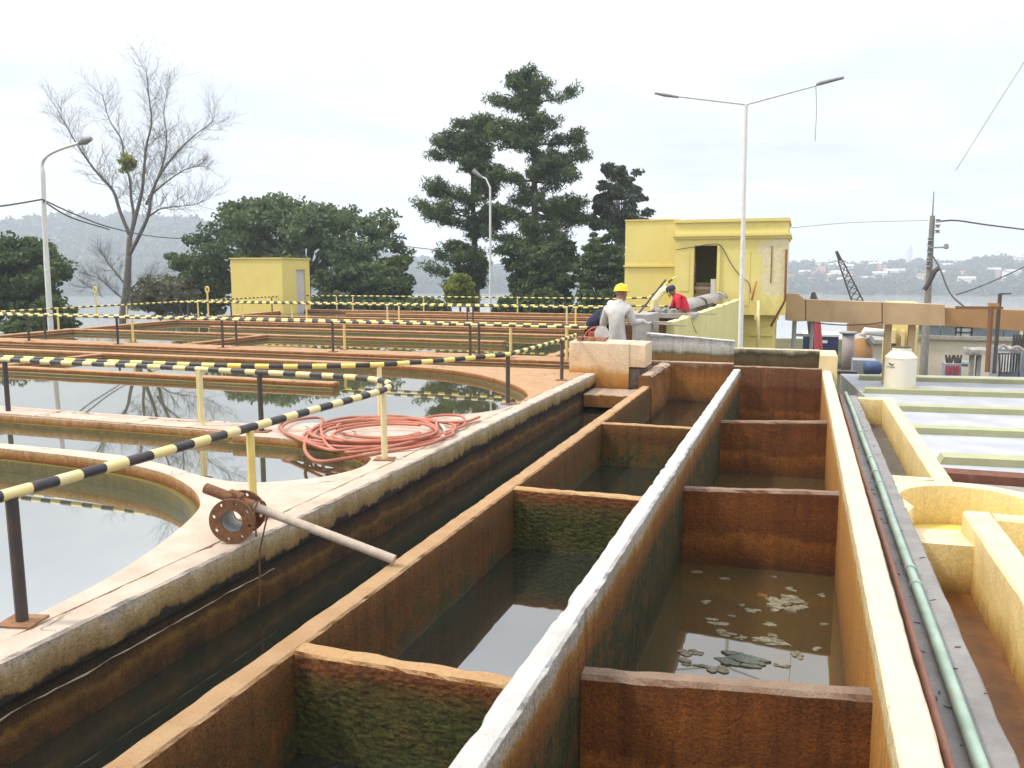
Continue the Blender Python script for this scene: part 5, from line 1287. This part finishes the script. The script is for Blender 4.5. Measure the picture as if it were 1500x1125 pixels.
# ================================================================== vegetation
rng = np.random.default_rng(11)
def leaf_mat(name, c1, c2, c3=None, rough=.6, trans=.25):
    g = NG(name)
    r_ = g.geo.outputs['Random Per Island']
    col = g.mix(r_, c1, c2)
    if c3 is not None: col = g.mix(g.rng(g.noise(.45, 3), .5, .68), col, c3)
    m = g.fin(col, rough, .25)
    tr = g.n('ShaderNodeBsdfTranslucent'); g.val(tr.inputs[0], col)
    mx = g.n('ShaderNodeMixShader'); mx.inputs[0].default_value = trans
    g.l(g.p.outputs[0], mx.inputs[1]); g.l(tr.outputs[0], mx.inputs[2]); g.l(mx.outputs[0], g.out.inputs[0])
    return m
M_bark = paint('bark', (.115, .095, .08), (.07, .058, .05), .95, 7, .9, .3, (.16, .15, .13))
M_bark2 = paint('pale_bark', (.22, .20, .175), (.14, .125, .11), .95, 7, .9, .3, (.08, .07, .06))
M_lf_d = leaf_mat('dark_leaf', (.045, .072, .026), (.095, .135, .048), (.12, .16, .055))
M_lf_b = leaf_mat('blue_green_leaf', (.07, .105, .045), (.15, .20, .085), (.12, .16, .06))
M_lf_p = leaf_mat('pine_needle', (.050, .080, .034), (.105, .145, .055), (.15, .185, .05), .55)
M_lf_y = leaf_mat('yellow_green_leaf', (.20, .24, .03), (.30, .32, .05), None, .6, .4)
M_lf_m = leaf_mat('mid_green_leaf', (.07, .11, .03), (.13, .17, .045), None, .6, .3)
M_lf_e = leaf_mat('eucalypt_leaf', (.065, .08, .05), (.12, .14, .09))
def np_mesh(name, V, F4, mat, parent=None, n=4):
    me = bpy.data.meshes.new(name)
    me.vertices.add(len(V)); me.vertices.foreach_set('co', np.asarray(V, np.float32).ravel())
    F = np.asarray(F4, np.int32); me.loops.add(F.size); me.loops.foreach_set('vertex_index', F.ravel())
    me.polygons.add(len(F)); me.polygons.foreach_set('loop_start', np.arange(0, F.size, n, dtype=np.int32))
    me.update(calc_edges=True)
    return link(name, me, mat, parent)
def leaves(C, rad, per, size, squash=(1, 1, .75), elong=1.9):
    """leaf quads scattered through clumps: C (n,3) centres, rad (n,)"""
    n = len(C); N = n * per
    d = rng.normal(size=(N, 3)); d /= np.linalg.norm(d, axis=1)[:, None]
    r_ = rng.random(N) ** .45
    P = np.repeat(C, per, 0) + d * (r_ * np.repeat(rad, per))[:, None] * np.array(squash)
    a = rng.normal(size=(N, 3)); a[:, 2] -= .35; a /= np.linalg.norm(a, axis=1)[:, None]
    b = np.cross(a, rng.normal(size=(N, 3))); b /= np.linalg.norm(b, axis=1)[:, None]
    s = size * rng.uniform(.6, 1.35, N)[:, None]
    A = a * s * elong * .5; B = b * s * .5
    V = np.empty((N, 4, 3)); V[:, 0] = P - A; V[:, 1] = P + B; V[:, 2] = P + A; V[:, 3] = P - B
    return V.reshape(-1, 3), np.arange(N * 4).reshape(-1, 4)
def needles(C, D, per, L, wd=.02):
    """spiky needle tufts at C pointing about D"""
    n = len(C); N = n * per
    d = np.repeat(D, per, 0) * .75 + rng.normal(size=(N, 3)) * .62; d /= np.linalg.norm(d, axis=1)[:, None]
    P = np.repeat(C, per, 0) + rng.normal(size=(N, 3)) * L * .22
    b = np.cross(d, rng.normal(size=(N, 3))); b /= np.linalg.norm(b, axis=1)[:, None]
    l = L * rng.uniform(.6, 1.2, N)[:, None]
    V = np.empty((N, 3, 3)); V[:, 0] = P - b * wd; V[:, 1] = P + b * wd; V[:, 2] = P + d * l
    return V.reshape(-1, 3), np.arange(N * 3).reshape(-1, 3)
def ground_at(x, y): return ground_h(x, y)
def broad_tree(label, u, v_top, u0, u1, v_bot, Y, mat, nclump=150, per=110, lsize=.17, name='broadleaf_tree', cat='tree', seed=0, group=None, dome=True, trunk_r=.22, bark=None, crad=(.5, 1.0), vc=None, hole=.0):
    """crown fills the ellipsoid seen between u0..u1 and v_top..v_bot at distance Y"""
    rr = np.random.default_rng(seed); pr = random.Random(seed)
    L, Rr = at_y(u0, (v_top + v_bot)/2, Y), at_y(u1, (v_top + v_bot)/2, Y)
    zt, zb = at_y(u, v_top, Y).z, at_y(u, v_bot, Y).z
    cx, wx = (L.x + Rr.x)/2, (Rr.x - L.x)/2; cz, hz = (zt + zb)/2, (zt - zb)/2
    base = Vector((at_y(u, v_bot, Y).x, Y, ground_at(cx, Y)))
    t = thing(name, label, cat, tuple(base), group)
    C = []
    while len(C) < nclump:
        d = rr.normal(size=3); d /= np.linalg.norm(d)
        if dome and d[2] < -.55: continue
        k = rr.random() ** .22
        nse = 1 + .40 * mnoise.noise((d[0]*1.7 + seed, d[1]*1.7, d[2]*1.7)) + .12 * mnoise.noise((d[0]*5 + seed, d[1]*5, d[2]*5))
        p = np.array([cx + d[0]*wx*k*nse*.80, Y + d[1]*wx*k*nse*.75, cz + d[2]*hz*k*nse*.9])
        if hole and mnoise.noise((p[0]*.55 + seed, p[1]*.55, p[2]*.55)) < -.35 + hole * .3: continue
        C.append(p)
    C = np.array(C); rad_ = rr.uniform(*crad, nclump) * (wx / 5.0) ** .5
    V, F = leaves(C, rad_, per, lsize, (1, 1, .55))
    np_mesh('crown', V, F, mat, t)
    tr = MB(); fork = base + Vector((0, 0, max(.6, (zb - base.z) + hz * .25)))
    tr.tube([base - Vector((0, 0, .3)), base.lerp(fork, .5) + Vector((.05, 0, 0)), fork], [trunk_r, trunk_r * .85, trunk_r * .7], 8)
    tr.build('trunk', bark or M_bark, t, smooth=True)
    lb = MB()
    for i in range(0, nclump, max(1, nclump // 34)):
        e = Vector(C[i]); m = fork.lerp(e, .5) + Vector((0, 0, .12 * hz))
        lb.tube(catmull([fork, m, e], 3), trunk_r * .38, 5, r1=.02)
    lb.build('limbs', bark or M_bark, t, smooth=True)
    return t
def pine(label, trunk, Y, prof, seed, mat=M_lf_p, tuft=.36, dens=1.0, name='pine_tree', r0=.30):
    """trunk: (u_base, u_top, v_top); prof: list of (v, left, right) crown reach in pixels"""
    rr = random.Random(seed); ub, ut, vt = trunk
    top = at_y(ut, vt, Y); x0 = at_y(ub, 450, Y).x
    base = Vector((x0, Y, ground_at(x0, Y)))
    t = thing(name, label, 'tree', tuple(base))
    MB().tube([base - Vector((0, 0, .3)), base.lerp(top, .35) + Vector((.08, 0, 0)), base.lerp(top, .7) + Vector((-.05, 0, 0)), top], [r0, r0 * .8, r0 * .5, .05], 9).build('trunk', M_bark, t, smooth=True)
    px = (at_y(ut + 100, 300, Y).x - at_y(ut, 300, Y).x) / 100
    C = []; D = []; lb = MB()
    vs = [p[0] for p in prof]
    z_hi, z_lo = at_y(ut, vs[0], Y).z, at_y(ut, vs[-1], Y).z
    nb = int(80 * dens)
    for i in range(nb):
        f = (i + rr.random()) / nb; f = min(1, max(0, (round(f * 15) + rr.gauss(0, .9)) / 15)); z = z_hi + (z_lo - z_hi) * f; v = vs[0] + (vs[-1] - vs[0]) * f
        for a, b in zip(prof, prof[1:]):
            if a[0] <= v <= b[0]:
                k = (v - a[0]) / (b[0] - a[0]); lft, rgt = a[1] + (b[1]-a[1])*k, a[2] + (b[2]-a[2])*k
        az = rr.uniform(0, 2 * math.pi); cs = math.cos(az)
        reach = (rgt if cs > 0 else lft) * px * rr.uniform(.72, 1.05)
        if reach < .15: continue
        tz = (z - base.z) / (top.z - base.z); s = base.lerp(top, min(.98, tz - .02)); s.z = z - reach * .10
        d = Vector((cs, math.sin(az) * .85, 0))
        e = s + d * reach; e.z = z + reach * rr.uniform(-.12, .22)
        m = s.lerp(e, .55) - Vector((0, 0, reach * .06))
        P = catmull([s, m, e], 5); lb.tube(P, min(.075, .02 + reach * .018), 5, r1=.012)
        n = len(P)
        for j in range(max(2, int(n * .30)), n):
            for q in range(1 if j < n - 3 else 2):
                sd_ = Vector((-d.y, d.x, 0)) * rr.choice((-1, 1)) * rr.uniform(.1, .55) * (.4 + reach * .22)
                c = P[j] + sd_ + d * rr.uniform(-.1, .35) + Vector((0, 0, rr.uniform(.02, .26)))
                C.append(tuple(c)); lb.tube([P[j], c], .016, 3, r1=.007)
    lb.build('limbs', M_bark, t, smooth=True)
    C = np.array(C); V, F = leaves(C, rng.uniform(.24, .58, len(C)) * (tuft / .36), 50, .062, (1, 1, .75), 5.0)
    np_mesh('crown', V, F, mat, t)
    return t
# --- pines and neighbours
pine('tallest pine with dense layered crown in the middle of the tree group', (783, 784, 121), 44, [(117, 30, 38), (130, 48, 52), (160, 70, 64), (195, 76, 70), (230, 75, 74), (265, 78, 80), (300, 70, 84), (330, 62, 74), (360, 70, 66), (392, 64, 62)], 3, dens=1.0)
pine('shorter pine with open crown left of the tallest pine', (697, 692, 186), 45, [(184, 16, 14), (200, 36, 26), (225, 60, 30), (255, 78, 40), (285, 88, 40), (305, 96, 36), (325, 60, 40), (350, 26, 24)], 5, dens=.62, r0=.26)
pine('low dark pine bough mass under the shorter pine', (690, 678, 355), 43, [(362, 12, 14), (380, 50, 26), (400, 72, 22), (420, 50, 30)], 6, dens=.22, r0=.12)
broad_tree('tall slender eucalyptus right of the tallest pine', 910, 226, 855, 962, 400, 46, M_lf_e, 170, 95, .12, 'eucalyptus_tree', seed=21, trunk_r=.16, bark=M_bark2, dome=False, hole=.45, crad=(.3, .65))
broad_tree('dark evergreen filling the space below the tallest pine', 800, 345, 728, 868, 470, 42, M_lf_d, 190, 100, .13, seed=22, dome=False, hole=.5, crad=(.35, .7))
broad_tree('dark evergreen between the eucalyptus and the pump house wing', 880, 335, 840, 925, 470, 41, M_lf_d, 110, 100, .13, seed=23, dome=False, hole=.5, crad=(.35, .7))
broad_tree('broad round crowned evergreen behind the yellow hut', 450, 287, 292, 606, 425, 44, M_lf_b, 300, 110, .15, seed=24, trunk_r=.3, crad=(.25, .8), hole=.6)
broad_tree('dark skirt of foliage low on the right of the yellow hut', 520, 375, 455, 590, 468, 40, M_lf_d, 110, 110, .16, seed=25, dome=False)
broad_tree('light green small tree right of the round evergreen', 572, 372, 545, 608, 455, 42, M_lf_m, 60, 90, .15, seed=26, dome=False, trunk_r=.1)
broad_tree('bright yellow green bush beside the shorter pine trunk', 674, 398, 650, 700, 452, 41, M_lf_y, 46, 90, .13, seed=27, dome=False, trunk_r=.08, cat='bush', name='bush')
broad_tree('olive green bush left of the yellow hut', 300, 372, 245, 345, 468, 40, M_lf_m, 110, 100, .14, seed=28, dome=False, trunk_r=.1, cat='bush', name='bush')
broad_tree('scrubby grey green bush beside the bare tree', 235, 405, 192, 290, 470, 37, leaf_mat('scrub_leaf', (.10, .10, .06), (.17, .16, .09)), 80, 60, .12, seed=29, dome=False, trunk_r=.08, cat='bush', name='bush', hole=.3)
broad_tree('dense dark evergreen tree at the left edge', 20, 344, -60, 84, 462, 29, M_lf_d, 220, 120, .11, seed=30, dome=False, trunk_r=.2)
broad_tree('drooping leafy sprig of the dark tree beside the curved lamp post', 62, 435, 30, 106, 492, 28, M_lf_d, 40, 90, .12, seed=31, dome=False, trunk_r=.07, cat='bush', name='bush', hole=.3)
broad_tree('bright green bush low at the left edge behind the railing', 50, 455, 15, 70, 500, 27, M_lf_m, 34, 90, .11, seed=32, dome=False, trunk_r=.05, cat='bush', name='bush')
hl_ = ['dark hedge shrub behind the rear railing near the hut', 'dark hedge shrub behind the rear railing under the round evergreen', 'dark hedge shrub behind the rear railing left of the shorter pine', 'dark hedge shrub behind the rear railing between the two pines', 'dark hedge shrub behind the rear railing under the tallest pine', 'dark hedge shrub behind the rear railing near the crouching worker']
for i, (u0, u1, vt) in enumerate(((448, 520, 428), (515, 585, 432), (580, 660, 434), (722, 770, 436), (762, 835, 428), (830, 918, 424))):
    broad_tree(hl_[i], (u0 + u1)/2, vt, u0, u1, 470, 37, M_lf_d, 60, 90, .12, seed=50 + i, dome=False, trunk_r=.06, cat='shrub', name='hedge_shrub', group='shrubs behind the rear railing', hole=.4)

# --- bare tree
BY = 40
bt = thing('bare_tree', 'tall leafless tree with spreading twigs by the river on the left', 'tree', tuple(at_y(180, 470, BY)))
br = random.Random(42); pxm = (at_y(300, 300, BY) - at_y(200, 300, BY)).length / 100
limbs = [([(181, 500), (181, 460), (186, 420), (188, 385), (190, 345)], .34, .24),
         ([(190, 345), (176, 310), (166, 280), (150, 262), (132, 240), (115, 215), (100, 190), (84, 160)], .17, .03),
         ([(190, 350), (196, 318), (192, 290), (190, 262), (182, 238), (178, 205), (160, 175), (150, 140)], .16, .025),
         ([(190, 350), (200, 312), (208, 280), (211, 250), (214, 215), (222, 180), (218, 140), (214, 100)], .19, .025),
         ([(190, 372), (204, 345), (217, 316), (222, 285), (235, 255), (258, 225), (283, 200), (312, 178)], .19, .025),
         ([(214, 300), (228, 268), (240, 235), (244, 200), (240, 165), (246, 130)], .12, .02),
         ([(217, 318), (235, 306), (256, 303), (284, 300), (296, 296)], .08, .015),
         ([(186, 420), (170, 400), (158, 385), (150, 372)], .10, .02), ([(184, 430), (205, 412), (225, 405), (246, 398)], .08, .02), ([(183, 440), (165, 425), (145, 408), (128, 402)], .09, .02), ([(150, 435), (140, 425), (126, 420)], .05, .01),
         ([(222, 285), (242, 268), (268, 250), (290, 244), (306, 246)], .08, .015)]
def tw(m, p, d, L, r_, lev):
    n = 3 if lev < 3 else 2; P = [p]; q = Vector(p)
    for i in range(n):
        d = (d + Vector((br.gauss(0, .16), br.gauss(0, .16), br.gauss(.07, .12)))).normalized()
        q = q + d * (L / n); P.append(Vector(q))
    m.tube(P, r_, 4 if lev < 3 else 3, cap=False, r1=r_ * .45)
    if lev >= 4: return
    for i in range(1, len(P)):
        for k in range(2 if lev < 3 else 1 + (br.random() < .6)):
            if br.random() < .12: continue
            ax_ = Vector((br.gauss(0, 1), br.gauss(0, 1), br.gauss(0, 1))).normalized()
            nd = (d + ax_ * br.uniform(.5, .95) + Vector((0, 0, .10))).normalized()
            tw(m, P[i], nd, L * br.uniform(.5, .75), max(.0048, r_ * .55), lev + 1)
tm = MB(); wm = MB()
for li, (pl, ra, rb) in enumerate(limbs):
    P = []
    dep_ = br.uniform(-1, 1) * (1.6 if li else 0)
    for i, (u, v) in enumerate(pl):
        P.append(at_y(u, v, BY + dep_ * i / len(pl)))
    P = catmull(P, 4)
    (tm if li == 0 else wm).tube(P, ra * (.85 if li == 0 else .66), 8 if li < 6 else 6, r1=rb * .6)
    if li:
        n = len(P)
        for i in range(int(n * .22), n):
            d = (P[min(i + 1, n - 1)] - P[i - 1]).normalized()
            for k in range(3 if i < n - 1 else 4):
                if br.random() < .2: continue
                a_ = Vector((br.gauss(0, 1), br.gauss(0, 1), br.gauss(.1, 1))).normalized()
                tw(wm, P[i], (d * .8 + a_ * .8 + Vector((0, 0, .12))).normalized(), br.uniform(.7, 1.5) * (1 if li < 7 else .55), .010 + .005 * (i < n * .6), 2)
M_barkg = paint('bare_bark', (.19, .17, .15), (.13, .115, .10), .95, 7, .6, .2, (.26, .24, .22))
tm.build('trunk', M_barkg, bt, smooth=True); wm.build('branches', M_barkg, bt, smooth=True)
c = at_y(186, 239, BY - .2)
Cc = np.array([[c.x + rng.normal(0, .18), c.y + rng.normal(0, .18), c.z + rng.normal(0, .28)] for _ in range(16)])
V, F = leaves(Cc, np.full(16, .28), 45, .10)
tag(np_mesh('mistletoe', V, F, M_lf_y), 'yellow green mistletoe ball hanging in the bare tree', 'mistletoe')

# --- wooded far shore, houses, church tower
hv = []; hf = []
Nt = 5200
az = rng.uniform(-58, 20, Nt); rd = 645 + 300 * rng.random(Nt) ** 1.25
pts = []
for a_, r_ in zip(az, rd):
    x, y = r_ * math.sin(math.radians(a_)), r_ * math.cos(math.radians(a_)); left = 1 / (1 + math.exp((a_ + 22) / 4))
    z = ground_h(x, y); h = rng.uniform(5, 9) + left * rng.uniform(3, 11)
    pts.append((x, y, z, h))
pts = np.array(pts)
per = 44; N = Nt * per
d = rng.normal(size=(N, 3)); d /= np.linalg.norm(d, axis=1)[:, None]
hh_ = np.repeat(pts[:, 3], per)
P = np.repeat(pts[:, :3], per, 0) + np.stack([d[:, 0] * hh_ * .42, d[:, 1] * hh_ * .42, hh_ * .55 + d[:, 2] * hh_ * .48], 1)
a_ = rng.normal(size=(N, 3)); a_ /= np.linalg.norm(a_, axis=1)[:, None]; b_ = np.cross(a_, rng.normal(size=(N, 3))); b_ /= np.linalg.norm(b_, axis=1)[:, None]
s_ = (hh_ * rng.uniform(.10, .22, N))[:, None]
V = np.empty((N, 3, 3)); V[:, 0] = P - a_ * s_; V[:, 1] = P + a_ * s_; V[:, 2] = P + b_ * s_ * 1.5
tag(np_mesh('far_wood', V.reshape(-1, 3), np.arange(N * 3).reshape(-1, 3), leaf_mat('far_leaf', (.035, .05, .028), (.10, .10, .055), (.12, .09, .06)), None, 3), 'distant wood covering the hills across the river', 'wood', kind='stuff')
def house_mesh(w_, l_, h_, rc, wc, nm):
    m = MB(); m.box(-w_/2, w_/2, -l_/2, l_/2, -2, h_)
    b = len(m.v); e = .4
    m.v += [(-w_/2-e, -l_/2-e, h_), (w_/2+e, -l_/2-e, h_), (w_/2+e, l_/2+e, h_), (-w_/2-e, l_/2+e, h_), (-w_/2-e, 0, h_ + 1.6), (w_/2+e, 0, h_ + 1.6)]
    m.f += [(b, b+1, b+5, b+4), (b+2, b+3, b+4, b+5), (b+1, b+2, b+5), (b+3, b, b+4), (b, b+3, b+2, b+1)]
    o = m.build('far_house', [wc, rc])
    for i, p in enumerate(o.data.polygons): p.material_index = 0 if i < 6 else 1
    return o
Mw = [paint('far_white_wall', (.74, .72, .68), None, .8, 1, 0, 0), paint('far_cream_wall', (.66, .55, .42), None, .8, 1, 0, 0), paint('far_pink_wall', (.55, .36, .28), None, .8, 1, 0, 0)]
Mr = [paint('far_tile_roof', (.32, .14, .09), None, .9, 1, 0, 0), paint('far_grey_roof', (.45, .44, .43), None, .9, 1, 0, 0)]
protos = [house_mesh(8, 6, 3.4, Mr[0], Mw[0], 'a'), house_mesh(11, 7, 5.2, Mr[1], Mw[0], 'b'), house_mesh(7, 6, 3.6, Mr[0], Mw[1], 'c'), house_mesh(9, 6, 4.2, Mr[1], Mw[2], 'd')]
hrn = random.Random(5); first = [True] * 4
for i in range(70):
    k = hrn.choice((0, 0, 1, 2, 3)); a = hrn.uniform(-5, 15); r_ = 690 + 190 * hrn.random()
    o = protos[k] if first[k] else protos[k].copy()
    if not first[k]: COL.objects.link(o)
    first[k] = False
    x, y = r_ * math.sin(math.radians(a)), r_ * math.cos(math.radians(a))
    o.location = (x, y, ground_h(x, y) + 3.0); o.rotation_euler = (0, 0, hrn.uniform(-.5, .5))
    tag(o, 'tiny far-off house among trees on the hillside across the river', 'house', 'houses on the far hillside')
a = math.radians(math.degrees(math.atan2(at_y(1331, 390, 800).x, 800))); tx, ty = 860 * math.sin(a), 860 * math.cos(a); tz = ground_h(tx, ty)
ch_ = thing('church_tower', 'pale far-off tower with pointed top on the hill across the river', 'tower', (tx, ty, tz))
MB().box(tx - 2.4, tx + 2.4, ty - 2.4, ty + 2.4, tz - 2, tz + 17).build('tower_shaft', Mw[0], ch_)
MB().lathe([(3.0, tz + 17), (2.2, tz + 18), (0.0, tz + 23)], (tx, ty, 0), 8).build('spire', Mr[1], ch_)

# ================================================================== haze over the river
g = bpy.data.materials.new('haze_air'); g.use_nodes = True; g.node_tree.nodes.clear()
o_ = g.node_tree.nodes.new('ShaderNodeOutputMaterial'); pv = g.node_tree.nodes.new('ShaderNodeVolumePrincipled')
pv.inputs['Color'].default_value = (.82, .91, 1.0, 1); pv.inputs['Density'].default_value = .00075; pv.inputs['Anisotropy'].default_value = 0.2
g.node_tree.links.new(pv.outputs[0], o_.inputs['Volume'])
hz_ = MB().box(-1400, 1400, -1400, 1400, -18.0, 60.0).build('haze', g)
tag(hz_, kind='stuff')
